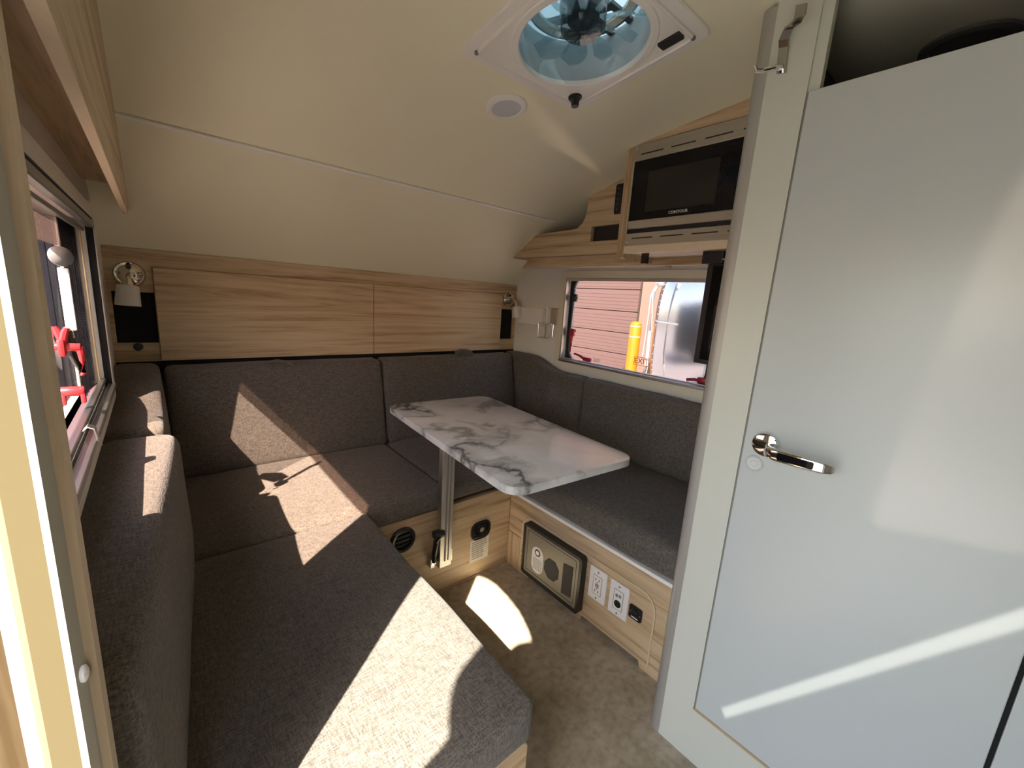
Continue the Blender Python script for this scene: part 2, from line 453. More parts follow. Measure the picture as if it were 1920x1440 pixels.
class B:
    def __init__(self):
        self.bm = bmesh.new()
    def _bev(self, verts, w, seg=2):
        if w <= 0:
            return
        es = set()
        for v in verts:
            es.update(v.link_edges)
        bmesh.ops.bevel(self.bm, geom=list(es), offset=w, segments=seg, affect='EDGES', profile=0.5, clamp_overlap=True)
    def box(self, x0, x1, y0, y1, z0, z1, bev=0.0, seg=2):
        r = bmesh.ops.create_cube(self.bm, size=1.0)
        for v in r['verts']:
            v.co = Vector((x0 + (v.co.x + .5) * (x1 - x0), y0 + (v.co.y + .5) * (y1 - y0), z0 + (v.co.z + .5) * (z1 - z0)))
        self._bev(r['verts'], bev, seg)
        return self
    def prism(self, pts, axis, a, b, bev=0.0):
        """2-D outline pulled along an axis (0: pts=(y,z), 1: pts=(x,z), 2: pts=(x,y))"""
        def P(p, t):
            return [(t, p[0], p[1]), (p[0], t, p[1]), (p[0], p[1], t)][axis]
        lo = [self.bm.verts.new(P(p, a)) for p in pts]
        hi = [self.bm.verts.new(P(p, b)) for p in pts]
        n = len(pts)
        f = [self.bm.faces.new(lo[::-1]), self.bm.faces.new(hi)]
        for i in range(n):
            f.append(self.bm.faces.new((lo[i], lo[(i + 1) % n], hi[(i + 1) % n], hi[i])))
        bmesh.ops.recalc_face_normals(self.bm, faces=f)
        if bev > 0:
            es = [e for e in self.bm.edges if e.verts[0] in set(lo) and e.verts[1] in set(lo) or e.verts[0] in set(hi) and e.verts[1] in set(hi)]
            bmesh.ops.bevel(self.bm, geom=es, offset=bev, segments=2, affect='EDGES', profile=0.5)
        return self
    def cyl(self, c, d, r, h, r2=None, n=28, bev=0.0):
        """cylinder / cone starting at c, along direction d, height h"""
        d = Vector(d).normalized()
        q = d.to_track_quat('Z', 'Y').to_matrix().to_4x4()
        res = bmesh.ops.create_cone(self.bm, cap_ends=True, segments=n, radius1=r, radius2=r if r2 is None else r2, depth=h,
                                    matrix=Matrix.Translation(Vector(c) + d * h * .5) @ q)
        if bev > 0:
            es = set()
            for v in res['verts']:
                for e in v.link_edges:
                    if len(e.link_faces) == 2 and max(len(f.verts) for f in e.link_faces) > 4:
                        es.add(e)
            bmesh.ops.bevel(self.bm, geom=list(es), offset=bev, segments=2, affect='EDGES', profile=0.5)
        return self
    def lathe(self, prof, c, d, n=32):
        """prof = [(r, t)] turned about direction d from c"""
        d = Vector(d).normalized()
        q = d.to_track_quat('Z', 'Y').to_matrix()
        rows = []
        for r, t in prof:
            if r < 1e-6:
                rows.append([self.bm.verts.new(Vector(c) + q @ Vector((0, 0, t)))])
            else:
                rows.append([self.bm.verts.new(Vector(c) + q @ Vector((r * math.cos(2 * math.pi * k / n), r * math.sin(2 * math.pi * k / n), t))) for k in range(n)])
        fs = []
        for a, b in zip(rows, rows[1:]):
            for k in range(n):
                k2 = (k + 1) % n
                if len(a) == 1 and len(b) == 1:
                    continue
                if len(a) == 1:
                    fs.append(self.bm.faces.new((a[0], b[k2], b[k])))
                elif len(b) == 1:
                    fs.append(self.bm.faces.new((a[k], a[k2], b[0])))
                else:
                    fs.append(self.bm.faces.new((a[k], a[k2], b[k2], b[k])))
        bmesh.ops.recalc_face_normals(self.bm, faces=fs)
        return self
    def tube(self, pts, r, n=10, cap=True):
        pts = [Vector(p) for p in pts]
        rs = r if isinstance(r, (list, tuple)) else [r] * len(pts)
        rows = []
        up = Vector((0, 0, 1))
        for i, p in enumerate(pts):
            t = (pts[min(i + 1, len(pts) - 1)] - pts[max(i - 1, 0)]).normalized()
            a = t.cross(up)
            if a.length < 1e-3:
                a = t.cross(Vector((1, 0, 0)))
            a.normalize()
            b = t.cross(a)
            rows.append([self.bm.verts.new(p + (a * math.cos(2 * math.pi * k / n) + b * math.sin(2 * math.pi * k / n)) * rs[i]) for k in range(n)])
        fs = []
        for A, Bq in zip(rows, rows[1:]):
            for k in range(n):
                fs.append(self.bm.faces.new((A[k], A[(k + 1) % n], Bq[(k + 1) % n], Bq[k])))
        if cap:
            fs.append(self.bm.faces.new(rows[0][::-1])); fs.append(self.bm.faces.new(rows[-1]))
        bmesh.ops.recalc_face_normals(self.bm, faces=fs)
        return self
    def ribbon(self, pts, wdir, w, t):
        """flat strip following pts, width w along wdir, thickness t"""
        pts = [Vector(p) for p in pts]
        wd = Vector(wdir).normalized() * w * .5
        rows = []
        for i, p in enumerate(pts):
            tg = (pts[min(i + 1, len(pts) - 1)] - pts[max(i - 1, 0)]).normalized()
            nn = tg.cross(wd).normalized() * t * .5
            rows.append([self.bm.verts.new(p + s) for s in (wd + nn, -wd + nn, -wd - nn, wd - nn)])
        fs = []
        for A, Bq in zip(rows, rows[1:]):
            for k in range(4):
                fs.append(self.bm.faces.new((A[k], A[(k + 1) % 4], Bq[(k + 1) % 4], Bq[k])))
        fs.append(self.bm.faces.new(rows[0][::-1])); fs.append(self.bm.faces.new(rows[-1]))
        bmesh.ops.recalc_face_normals(self.bm, faces=fs)
        return self
    def quad(self, *p):
        self.bm.faces.new([self.bm.verts.new(q) for q in p])
        return self
    def loft(self, rows, close=True, cap=False):
        rows = [[self.bm.verts.new(p) for p in r] for r in rows]
        fs = []
        for A, Bq in zip(rows, rows[1:]):
            n = len(A)
            for k in range(n if close else n - 1):
                fs.append(self.bm.faces.new((A[k], A[(k + 1) % n], Bq[(k + 1) % n], Bq[k])))
        if cap:
            fs.append(self.bm.faces.new(rows[0][::-1])); fs.append(self.bm.faces.new(rows[-1]))
        bmesh.ops.recalc_face_normals(self.bm, faces=fs)
        return self
    def cushion(self, x0, x1, y0, y1, z0, z1, r=0.03, puff=(0.0, 0.0, 0.012), shape=None, wob=0.002):
        """upholstered block: rounded edges, slightly crowned faces, soft wobble"""
        L = (x1 - x0, y1 - y0, z1 - z0)
        def ticks(l):
            n = max(3, min(26, int(l / 0.045)))
            e = min(r, l * .45)
            inner = [e + (l - 2 * e) * k / n for k in range(n + 1)]
            ed = [e * (1 - math.cos(a)) for a in (0, .35, .7, 1.05)]
            return sorted(set(ed + inner + [l - q for q in ed]))
        T = [ticks(l) for l in L]
        vm = {}
        def vert(i, j, k):
            if (i, j, k) in vm:
                return vm[(i, j, k)]
            p = [T[0][i], T[1][j], T[2][k]]
            rr = [min(r, l * .45) for l in L]
            q = [min(max(p[a], rr[a]), L[a] - rr[a]) for a in range(3)]
            d = Vector([(p[a] - q[a]) / rr[a] for a in range(3)])
            if d.length > 1e-6:
                d.normalize()
            v = Vector([q[a] + d[a] * rr[a] for a in range(3)])
            u = [2 * v[a] / L[a] - 1 for a in range(3)]
            for a in range(3):
                b, c = (a + 1) % 3, (a + 2) % 3
                if abs(d[a]) > .3:
                    v[a] += math.copysign(puff[a] * (1 - u[b] ** 4) * (1 - u[c] ** 4), d[a]) * abs(d[a])
            wv = v + Vector((x0, y0, z0))
            if wob:
                wv += d * noise.noise(wv * 5.0) * wob * 2
            if shape:
                wv = Vector(shape(wv))
            vm[(i, j, k)] = self.bm.verts.new(wv)
            return vm[(i, j, k)]
        N = [len(t) - 1 for t in T]
        fs = []
        for i in range(N[0]):
            for j in range(N[1]):
                fs.append(self.bm.faces.new([vert(i, j, 0), vert(i, j + 1, 0), vert(i + 1, j + 1, 0), vert(i + 1, j, 0)]))
                fs.append(self.bm.faces.new([vert(i, j, N[2]), vert(i + 1, j, N[2]), vert(i + 1, j + 1, N[2]), vert(i, j + 1, N[2])]))
        for i in range(N[0]):
            for k in range(N[2]):
                fs.append(self.bm.faces.new([vert(i, 0, k), vert(i + 1, 0, k), vert(i + 1, 0, k + 1), vert(i, 0, k + 1)]))
                fs.append(self.bm.faces.new([vert(i, N[1], k), vert(i, N[1], k + 1), vert(i + 1, N[1], k + 1), vert(i + 1, N[1], k)]))
        for j in range(N[1]):
            for k in range(N[2]):
                fs.append(self.bm.faces.new([vert(0, j, k), vert(0, j, k + 1), vert(0, j + 1, k + 1), vert(0, j + 1, k)]))
                fs.append(self.bm.faces.new([vert(N[0], j, k), vert(N[0], j + 1, k), vert(N[0], j + 1, k + 1), vert(N[0], j, k + 1)]))
        return self
    def xf(self, mat):
        bmesh.ops.transform(self.bm, matrix=mat, verts=self.bm.verts)
        return self
    def build(self, name, mat, parent=None, smooth=False, loc=None, auto=0.6):
        me = bpy.data.meshes.new(name)
        if loc is None:
            if parent is not None:
                org = world_loc(parent)
            else:
                xs = [v.co.x for v in self.bm.verts]; ys = [v.co.y for v in self.bm.verts]; zs = [v.co.z for v in self.bm.verts]
                org = Vector(((min(xs) + max(xs)) / 2, (min(ys) + max(ys)) / 2, min(zs)))
        else:
            org = Vector(loc)
        bmesh.ops.translate(self.bm, vec=-org, verts=self.bm.verts)
        if smooth:
            for e in self.bm.edges:
                if len(e.link_faces) == 2 and e.calc_face_angle(0) > auto:
                    e.smooth = False
            for f in self.bm.faces:
                f.smooth = True
        self.bm.to_mesh(me)
        self.bm.free()
        o = bpy.data.objects.new(name, me)
        COL.objects.link(o)
        if parent is not None:
            o.parent = parent
            o.location = org - world_loc(parent)
        else:
            o.location = org
        me.materials.append(M[mat])
        return o

def tag(o, label, cat, group=None):
    o['label'] = label
    o['category'] = cat
    if group:
        o['group'] = group
    return o

def thing(name, label, cat, loc, group=None):
    o = bpy.data.objects.new(name, None)
    o.empty_display_size = 0.05
    COL.objects.link(o)
    o.location = loc
    return tag(o, label, cat, group)

def struct(o):
    o['kind'] = 'structure'
    return o

def copy_tree(root, loc):
    r = root.copy(); COL.objects.link(r); r.location = loc
    def rec(src, dst):
        for ch in list(src.children):
            c = ch.copy(); COL.objects.link(c); c.parent = dst
            rec(ch, c)
    rec(root, r)
    return r

def rrect(x0, x1, z0, z1, r, n=6):
    pts = []
    for cx, cz, a0 in ((x1 - r, z1 - r, 0), (x0 + r, z1 - r, 90), (x0 + r, z0 + r, 180), (x1 - r, z0 + r, 270)):
        for k in range(n + 1):
            a = math.radians(a0 + 90 * k / n)
            pts.append((cx + r * math.cos(a), cz + r * math.sin(a)))
    return pts

def ring_frame(b, outer, inner, axis, a, c):
    """frame with a hole: outer and inner outlines with equal point counts, pulled along axis from a to c"""
    def P(p, t):
        return [(t, p[0], p[1]), (p[0], t, p[1]), (p[0], p[1], t)][axis]
    rows = [[P(p, a) for p in inner], [P(p, a) for p in outer], [P(p, c) for p in outer], [P(p, c) for p in inner], [P(p, a) for p in inner]]
    rr = [[b.bm.verts.new(p) for p in r] for r in rows[:4]]
    rr.append(rr[0])
    fs = []
    n = len(outer)
    for A, Bq in zip(rr, rr[1:]):
        for k in range(n):
            fs.append(b.bm.faces.new((A[k], A[(k + 1) % n], Bq[(k + 1) % n], Bq[k])))
    bmesh.ops.recalc_face_normals(b.bm, faces=fs)
    return b

def text_mesh(txt, size, name, mat, parent, origin, right, up, extr=0.0003):
    cu = bpy.data.curves.new(name, 'FONT')
    cu.body = txt; cu.size = size; cu.extrude = extr; cu.align_x = 'CENTER'; cu.align_y = 'CENTER'
    cu.resolution_u = 2
    to = bpy.data.objects.new(name, cu)
    COL.objects.link(to)
    dg = bpy.context.evaluated_depsgraph_get()
    me = bpy.data.meshes.new_from_object(to.evaluated_get(dg))
    bpy.data.objects.remove(to)
    right = Vector(right).normalized(); up = Vector(up).normalized()
    m = Matrix((right, up, right.cross(up))).transposed().to_4x4()
    me.transform(Matrix.Translation(Vector(origin) - world_loc(parent)) @ m)
    me.materials.clear(); me.materials.append(M[mat])
    o = bpy.data.objects.new(name, me)
    COL.objects.link(o); o.parent = parent
    return o

# ------------------------------------------------------------------ room shell
XL, XR, YB, YF = -0.115, 1.615, 1.90, -0.90
PROF = [(-0.95, 1.668), (-0.5, 1.679), (0.0, 1.684), (0.2, 1.682), (0.41, 1.676), (0.566, 1.664), (0.778, 1.640), (0.937, 1.617),
        (1.067, 1.593), (1.241, 1.543), (1.40, 1.485), (1.543, 1.416), (1.711, 1.312), (1.774, 1.268), (1.90, 1.172), (1.97, 1.11)]
def ceil_z(y):
    P = PROF
    for i in range(len(P) - 1):
        if P[i][0] <= y <= P[i + 1][0]:
            break
    y0, z0 = P[i]; y1, z1 = P[i + 1]
    def slope(k):
        if k <= 0 or k >= len(P) - 1:
            a, b = max(k - 1, 0), min(k + 1, len(P) - 1)
            return (P[b][1] - P[a][1]) / (P[b][0] - P[a][0])
        return (P[k + 1][1] - P[k - 1][1]) / (P[k + 1][0] - P[k - 1][0])
    h = y1 - y0; t = (y - y0) / h
    m0, m1 = slope(i) * h, slope(i + 1) * h
    return (2 * t ** 3 - 3 * t * t + 1) * z0 + (t ** 3 - 2 * t * t + t) * m0 + (-2 * t ** 3 + 3 * t * t) * z1 + (t ** 3 - t * t) * m1

struct(B().box(-0.165, 1.665, YF, 1.95, -0.06, 0.0).build('floor', 'floor'))

FX0, FX1, FY0, FY1 = 0.592, 0.882, 0.552, 0.842      # hole for the roof fan
ys = sorted(set([round(-0.9 + k * 0.05, 4) for k in range(58)] + [FY0, FY1]))
xs = [-0.165, FX0, FX1, 1.665]
b = B()
gv = {}
for i, x in enumerate(xs):
    for j, y in enumerate(ys):
        for k in (0, 1):
            gv[(i, j, k)] = b.bm.verts.new((x, y, ceil_z(y) + 0.035 * k))
def hole(i, j):
    return i == 1 and FY0 - 1e-6 <= ys[j] and ys[j + 1] <= FY1 + 1e-6
for i in range(3):
    for j in range(len(ys) - 1):
        if hole(i, j):
            continue
        b.bm.faces.new((gv[(i, j, 0)], gv[(i, j + 1, 0)], gv[(i + 1, j + 1, 0)], gv[(i + 1, j, 0)]))
        b.bm.faces.new((gv[(i, j, 1)], gv[(i + 1, j, 1)], gv[(i + 1, j + 1, 1)], gv[(i, j + 1, 1)]))
ceiling = struct(b.build('ceiling', 'ceiling', smooth=True, loc=(0.75, 0.5, 1.66)))
yb_ = 1.437
B().tube([(-0.04 + 0.0735 * k, yb_, ceil_z(yb_) - 0.0055) for k in range(21)], 0.0062, 8).build('bead_strip', 'trimwhite', ceiling, smooth=True)

# back wall
struct(B().box(-0.165, 1.665, YB, YB + 0.05, -0.06, 1.25).build('wall_back', 'wall'))

# side walls: solid pieces around each window opening
WZ0, WZ1 = 0.815, 1.222
def side_wall(name, xa, xb, y0, y1, wy0, wy1):
    b = B()
    def strip(ya, yc, z0, z1):
        n = max(1, int((yc - ya) / 0.08))
        lo = [(ya + (yc - ya) * k / n, z0) for k in range(n + 1)]
        if z1 is None:
            hi = [(y, ceil_z(y) + 0.01) for y, _ in reversed(lo)]
        else:
            hi = [(y, z1) for y, _ in (lo[-1], lo[0])]
        b.prism([lo[0], lo[-1]] + hi, 0, xa, xb)
    strip(y0, wy0, -0.06, None)
    strip(wy1, y1, -0.06, None)
    strip(wy0, wy1, -0.06, WZ0)
    strip(wy0, wy1, WZ1, None)
    return struct(b.build(name, 'wall'))
side_wall('wall_right', XR, XR + 0.05, YF, YB, 0.71, 1.482)
side_wall('wall_left', XL - 0.05, XL, 0.40, YB, 0.665, 1.488)

# wall with the entry doorway (left of the camera), unseen opening outlined to shape the sun patch
arch = [(0.365, 0.04), (0.365, 1.25), (0.345, 1.27), (0.330, 1.305), (0.30, 1.335), (0.26, 1.355), (0.205, 1.365), (0.13, 1.36), (0.056, 1.341), (0.0, 1.305),
        (-0.034, 1.268), (-0.08, 1.235), (-0.14, 1.19), (-0.185, 1.13), (-0.20, 1.06), (-0.20, 0.04)]
b = B()
outer = [(0.40, -0.06), (0.40, 1.69), (-0.90, 1.69), (-0.90, -0.06)]
# split into: front jamb, far jamb, threshold, header
b.prism([(-0.90, -0.06), (-0.20, -0.06), (-0.20, 1.685), (-0.90, 1.685)], 0, XL - 0.05, XL)
b.prism([(0.365, -0.06), (0.40, -0.06), (0.40, 1.685), (0.365, 1.685)], 0, XL - 0.05, XL)
b.prism([(-0.20, -0.06), (0.365, -0.06), (0.365, 0.04), (-0.20, 0.04)], 0, XL - 0.05, XL)
top = arch[1:-1]
for (ya, za), (yc, zc) in zip(top, top[1:]):
    if abs(ya - yc) > 1e-4:
        b.prism([(ya, za), (yc, zc), (yc, 1.685), (ya, 1.685)], 0, XL - 0.05, XL)
struct(b.build('wall_front_left', 'wall'))

struct(B().box(-0.165, 1.665, YF - 0.05, YF, -0.06, 1.70).build('wall_front', 'wall'))
# entry door jamb seen at the left edge of the picture: strips of a post, plan outline from inside to outside
jamb = bpy.data.objects.new('door_1', None)
COL.objects.link(jamb)
jamb.location = (-0.075, 0.40, 0.0)
struct(jamb)
JP = [(-0.0568, 0.432), (-0.0555, 0.401), (-0.0612, 0.400), (-0.0656, 0.388), (-0.0692, 0.3866), (-0.0826, 0.3815), (-0.0862, 0.3825), (-0.0925, 0.3805), (-0.150, 0.345)]
for (a, c, nm, mt) in ((0, 1, 'wood_edge_band', 'wood_pale'), (1, 2, 'wood_face', 'wood_dim'), (2, 3, 'grey_channel', 'channel'), (3, 4, 'door_seal', 'white'),
                       (4, 5, 'jamb_liner', 'jambyellow'), (5, 6, 'liner_lip', 'jambyellow'), (6, 7, 'outer_seal', 'white'), (7, 8, 'outer_panel', 'wood_dim')):
    pa, pc = JP[a], JP[c]
    B().prism([pa, pc, (pc[0] - 0.004, pc[1] + 0.022), (pa[0] - 0.008, pa[1] + 0.022)], 2, 0.0, 1.683).build(nm, mt, jamb)
B().lathe([(0, 0.0), (0.0042, 0.0), (0.0042, 0.0018), (0.0032, 0.0028), (0, 0.003)], (-0.0632, 0.3952, 0.806), (0.93, -0.36, 0.0), 16).xf(
    Matrix.Translation((0, 0, 0.806)) @ Matrix.Diagonal((1, 1, 1.7, 1)) @ Matrix.Translation((0, 0, -0.806))).build('bumper', 'trimwhite', jamb, smooth=True)

# ------------------------------------------------------------------ windows
def window(name, side, xw, sgn, y0, y1, oy0, oy1):
    """sgn=+1 right wall, -1 left wall; xw = inner frame face"""
    w = bpy.data.objects.new(name, None)
    COL.objects.link(w); w.location = (xw, (y0 + y1) / 2, 0.77); struct(w)
    fr = 0.004 if sgn < 0 else 0.0
    # cream surround with hole
    b = B()
    ring_frame(b, rrect(oy0, oy1, 0.772, 1.260, 0.018), rrect(y0 - fr, y1 + fr, 0.804 - fr, 1.226 + fr, 0.006), 0, xw, xw + sgn * 0.016)
    b.build('window_frame', 'frame_cream', w)
    # reveal liner (dark) and pane gasket with rounded corners
    b = B()
    ring_frame(b, rrect(y0 - 0.004, y1 + 0.004, 0.80, 1.23, 0.006), rrect(y0, y1, 0.804, 1.226, 0.006), 0, xw + sgn * (0.001 if sgn < 0 else 0.016), xw + sgn * 0.070)
    b.build('reveal', 'rubber', w)
    return w

# right window
wr = window('window_2', 'right', 1.598, 1, 0.705, 1.488, 0.655, 1.522)
b = B(); ring_frame(b, rrect(0.69, 1.50, 0.79, 1.24, 0.01), rrect(0.735, 1.462, 0.812, 1.228, 0.055), 0, 1.636, 1.650)
b.build('gasket', 'rubber', wr, smooth=True)
b = B(); ring_frame(b, rrect(0.735, 1.462, 0.812, 1.228, 0.055), rrect(0.745, 1.452, 0.819, 1.221, 0.050), 0, 1.640, 1.646)
b.build('pane_edge', 'clear', wr, smooth=True)
B().box(1.646, 1.650, 0.73, 1.465, 0.81, 1.23).build('pane', 'pane', wr)
for (z0, z1, x0, x1) in ((0.804, 0.816, 1.592, 1.612), (0.818, 0.824, 1.604, 1.622), (1.212, 1.226, 1.600, 1.618)):
    B().box(x0, x1, 0.705, 1.487, z0, z1, 0.002).build('shade_rail', 'alu', wr)
B().box(1.600, 1.622, 1.480, 1.488, 0.806, 1.226, 0.001).build('side_track', 'alu', wr)
# latch handles, stay knob, decal
def latch(parent, c, sg, mat, flip=1):
    """folding window latch: body, hub, lever"""
    b = B()
    x, y, z = c
    b.box(x - 0.008, x + 0.008, y - 0.018, y + 0.018, z - 0.012, z + 0.012, 0.004)
    b.cyl((x, y - 0.022 , z), (0, 1, 0), 0.009, 0.044, n=14)
    b.tube([(x - sg * 0.004, y + flip * 0.018, z), (x - sg * 0.012, y + flip * 0.030, z - 0.02), (x - sg * 0.014, y + flip * 0.034, z - 0.085), (x - sg * 0.008, y + flip * 0.036, z - 0.100)], [0.007, 0.007, 0.006, 0.005], 8)
    b.tube([(x, y - 0.01, z), (x, y - 0.03, z + 0.03)], 0.007, 8)
    b.tube([(x, y + 0.01, z), (x, y + 0.03, z + 0.03)], 0.007, 8)
    return b.build('window_latch', mat, parent, smooth=True)
b = B()
b.box(1.630, 1.642, 1.432, 1.462, 0.935, 0.975, 0.004); b.tube([(1.632, 1.444, 0.94), (1.628, 1.440, 0.90), (1.628, 1.441, 0.855)], [0.009, 0.006, 0.005], 8)
b.cyl((1.640, 1.430, 0.965), (0, 1, 0), 0.008, 0.034, n=12); b.cyl((1.640, 1.436, 0.945), (0, 1, 0), 0.008, 0.028, n=12)
b.build('window_latch', 'reddark', wr, smooth=True)
b = B()
b.tube([(1.634, 1.415, 0.850), (1.630, 1.38, 0.846), (1.630, 1.345, 0.834)], [0.0055, 0.006, 0.008], 8); b.box(1.628, 1.642, 1.305, 1.352, 0.822, 0.842, 0.004)
b.build('window_latch', 'reddark', wr, smooth=True)
b = B(); b.box(1.626, 1.640, 0.725, 0.760, 0.824, 0.848, 0.005); b.tube([(1.632, 0.74, 0.835), (1.626, 0.77, 0.836), (1.626, 0.80, 0.830)], 0.006, 8)
b.build('window_latch', 'reddark', wr, smooth=True)
b = B(); b.cyl((1.640, 1.442, 1.131), (-1, -0.6, 0), 0.010, 0.030, n=16, bev=0.003); b.box(1.634, 1.646, 1.438, 1.466, 1.112, 1.150, 0.003)
b.build('stay_knob', 'black', wr, smooth=True)
B().tube([(1.639, 1.450, 1.115), (1.639, 1.457, 0.975)], 0.0022, 8).build('stay_rod', 'aluz', wr, smooth=True)
dec = B()
ring_frame(dec, [(0.9905, 0.848), (1.068, 0.848), (1.068, 0.886), (0.9905, 0.886)], [(0.9925, 0.850), (1.066, 0.850), (1.066, 0.884), (0.9925, 0.884)], 0, 1.6452, 1.6458)
dec = dec.build('exit_decal', 'decalred', wr)
text_mesh('EXIT', 0.036, 'lettering', 'decalred', dec, (1.6455, 1.0292, 0.867), (0, -1, 0), (0, 0, 1))
b = B()
for k in range(3):
    b.box(1.6450, 1.6456, 1.255, 1.298, 0.826 + k * 0.006, 0.829 + k * 0.006)
b.build('pane_marking', 'letter', wr)

# left window (the pane with its screen and red latches, seen at a steep angle)
wl = window('window_1', 'left', -0.100, -1, 0.668, 1.492, 0.635, 1.545)
b = B(); ring_frame(b, rrect(0.655, 1.50, 0.79, 1.24, 0.01), rrect(0.685, 1.462, 0.815, 1.228, 0.055), 0, -0.152, -0.140)
b.build('gasket', 'rubber', wl, smooth=True)
B().box(-0.154, -0.150, 0.68, 1.48, 0.80, 1.24).build('pane', 'pane', wl)
B().box(-0.1475, -0.1465, 0.68, 1.486, 1.150, 1.226).build('rolled_shade', 'shade', wl)
# insect screen gathered in folds towards the far jamb
rows = []
n = 60
for k in range(n + 1):
    t = k / n
    y = 1.24 + 0.235 * t
    x = -0.1325 + 0.0045 * math.sin(t * 2 * math.pi * 7)
    rows.append((x, y))
b = B()
va = [[b.bm.verts.new((x, y, z)) for (x, y) in rows] for z in (0.832, 1.206)]
for k in range(n):
    b.bm.faces.new((va[0][k], va[0][k + 1], va[1][k + 1], va[1][k]))
b.build('insect_screen', 'screen', wl, smooth=True)
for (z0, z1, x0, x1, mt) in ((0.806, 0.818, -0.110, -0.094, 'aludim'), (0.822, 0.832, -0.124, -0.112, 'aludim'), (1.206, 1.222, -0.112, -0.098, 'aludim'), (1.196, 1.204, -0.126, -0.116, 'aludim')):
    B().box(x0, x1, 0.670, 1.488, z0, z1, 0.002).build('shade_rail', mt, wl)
B().box(-0.1245, -0.1215, 1.470, 1.4745, 0.832, 1.205, 0.0005).build('screen_bar', 'brass', wl)
B().box(-0.101, -0.0985, 1.489, 1.4925, 0.806, 1.224, 0.0005).build('side_trim', 'aluz', wl)
YW = 1.15
b = B()
b.cyl((-0.150, YW, 0.958), (1, 0, -0.06), 0.0075, 0.034, n=14, bev=0.001)
b.box(-0.146, -0.136, YW - 0.014, YW + 0.014, 0.940, 0.972, 0.003)
b.tube([(-0.140, YW, 0.962), (-0.1345, YW - 0.002, 0.985), (-0.131, YW - 0.003, 0.994)], [0.006, 0.006, 0.004], 8)
b.tube([(-0.140, YW + 0.01, 0.962), (-0.1455, YW + 0.012, 0.985), (-0.149, YW + 0.012, 0.994)], [0.006, 0.006, 0.004], 8)
b.tube([(-0.1175, YW, 0.957), (-0.1160, YW, 0.930), (-0.1165, YW, 0.906), (-0.1200, YW, 0.900)], [0.006, 0.0045, 0.004, 0.003], 8)
b.build('window_latch', 'red', wl, smooth=True)
b = B()
b.cyl((-0.150, YW - 0.01, 0.872), (1, 0, 0), 0.0095, 0.032, n=16, bev=0.002)
b.box(-0.124, -0.117, YW - 0.018, YW - 0.004, 0.848, 0.880, 0.002); b.box(-0.150, -0.144, YW - 0.018, YW - 0.004, 0.846, 0.872, 0.002)
b.build('window_latch', 'red', wl, smooth=True)
b = B(); b.prism([(1.16, 0.995), (1.22, 0.980), (1.29, 0.915), (1.28, 0.890), (1.24, 0.905), (1.18, 0.935)], 0, -0.139, -0.131, 0.002)
b.build('latch_bracket', 'black', wl, smooth=True)
for z in (0.972, 0.945):
    B().cyl((-0.131, 1.20, z), (1, -0.3, 0), 0.005, 0.003, n=12).build('screw', 'chrome', wl, smooth=True)
B().box(-0.1325, -0.1175, YW, YW + 0.008, 0.988, 1.104, 0.002).build('stay_arm', 'white', wl)
B().lathe([(0, 0), (0.012, 0.0), (0.018, 0.005), (0.018, 0.009), (0.012, 0.014), (0, 0.016)], (-0.129, YW + 0.004, 1.124), (0.55, -0.8, 0.1), 20).build('stay_knob', 'knobgrey', wl, smooth=True)
b = B()
b.ribbon([(-0.110, 0.985, 0.834), (-0.104, 0.982, 0.842), (-0.096, 0.98, 0.838), (-0.093, 0.98, 0.815)], (0, 1, 0), 0.02, 0.002)
b.build('rail_clip', 'alu', wl)
B().prism([(-0.156, 0.806), (-0.156, 0.80), (-0.128, 0.80), (-0.128, 0.822)], 1, 0.74, 1.48).build('sill', 'maroon', wl)

# ------------------------------------------------------------------ left overhead cabinet
cab = thing('overhead_cabinet', 'long oak overhead cabinet above the left window', 'cabinet', (-0.08, 0.85, 1.30))
pts = [(0.15, 1.262), (1.60, 1.262), (1.742, 1.292)]
n = 22
pts += [(1.742 + (0.15 - 1.742) * k / n, ceil_z(1.742 + (0.15 - 1.742) * k / n) - 0.0005) for k in range(n + 1)]
B().prism(pts, 0, -0.047, -0.036, 0.0008).build('front_board', 'woody', cab)
B().box(-0.047, -0.0362, 0.15, 1.60, 1.2605, 1.2625).build('edge_band', 'wood_pale', cab)
B().prism([(0.15, 1.33), (1.585, 1.33), (1.585, 1.342), (0.15, 1.342)], 0, -0.1145, -0.047).build('bottom_panel', 'woody', cab)

# ------------------------------------------------------------------ headboard panel along the back wall
hb = thing('headboard_panel', 'full-width oak wall panel with two flush flap doors above the back cushions', 'wall panel', (0.75, 1.89, 0.82))
b = B()
y0, y1 = 1.878, 1.899
cz = 1.174
b.box(-0.115, 1.615, y0, y1, 1.130, cz + 0.01)
b.box(-0.115, -0.104, y0, y1, 0.812, 1.130); b.box(-0.104, 0.002, y0, y1, 1.045, 1.130); b.box(-0.104, 0.002, y0, y1, 0.812, 0.876)
b.box(0.002, 1.498, y0 + 0.004, y1, 0.812, 1.130)
b.box(1.498, 1.598, y0, y1, 1.043, 1.130); b.box(1.498, 1.598, y0, y1, 0.812, 0.874); b.box(1.598, 1.615, y0, y1, 0.812, 1.130)
b.build('backboard', 'woodx', hb)
for i, (xa, xb) in enumerate(((0.004, 0.7535), (0.7565, 1.494))):
    b = B().box(xa, xb, 1.860, 1.881, 0.816, 1.128, 0.0012)
    b.build('flap_door', 'woodx', hb)
B().box(-0.104, 0.002, 1.890, 1.899, 0.876, 1.045).build('niche', 'void', hb)
B().box(1.498, 1.598, 1.890, 1.899, 0.874, 1.043).build('niche', 'void', hb)
B().box(-0.112, 1.612, 1.872, 1.899, 0.770, 0.8125).build('shadow_gap', 'void', hb)
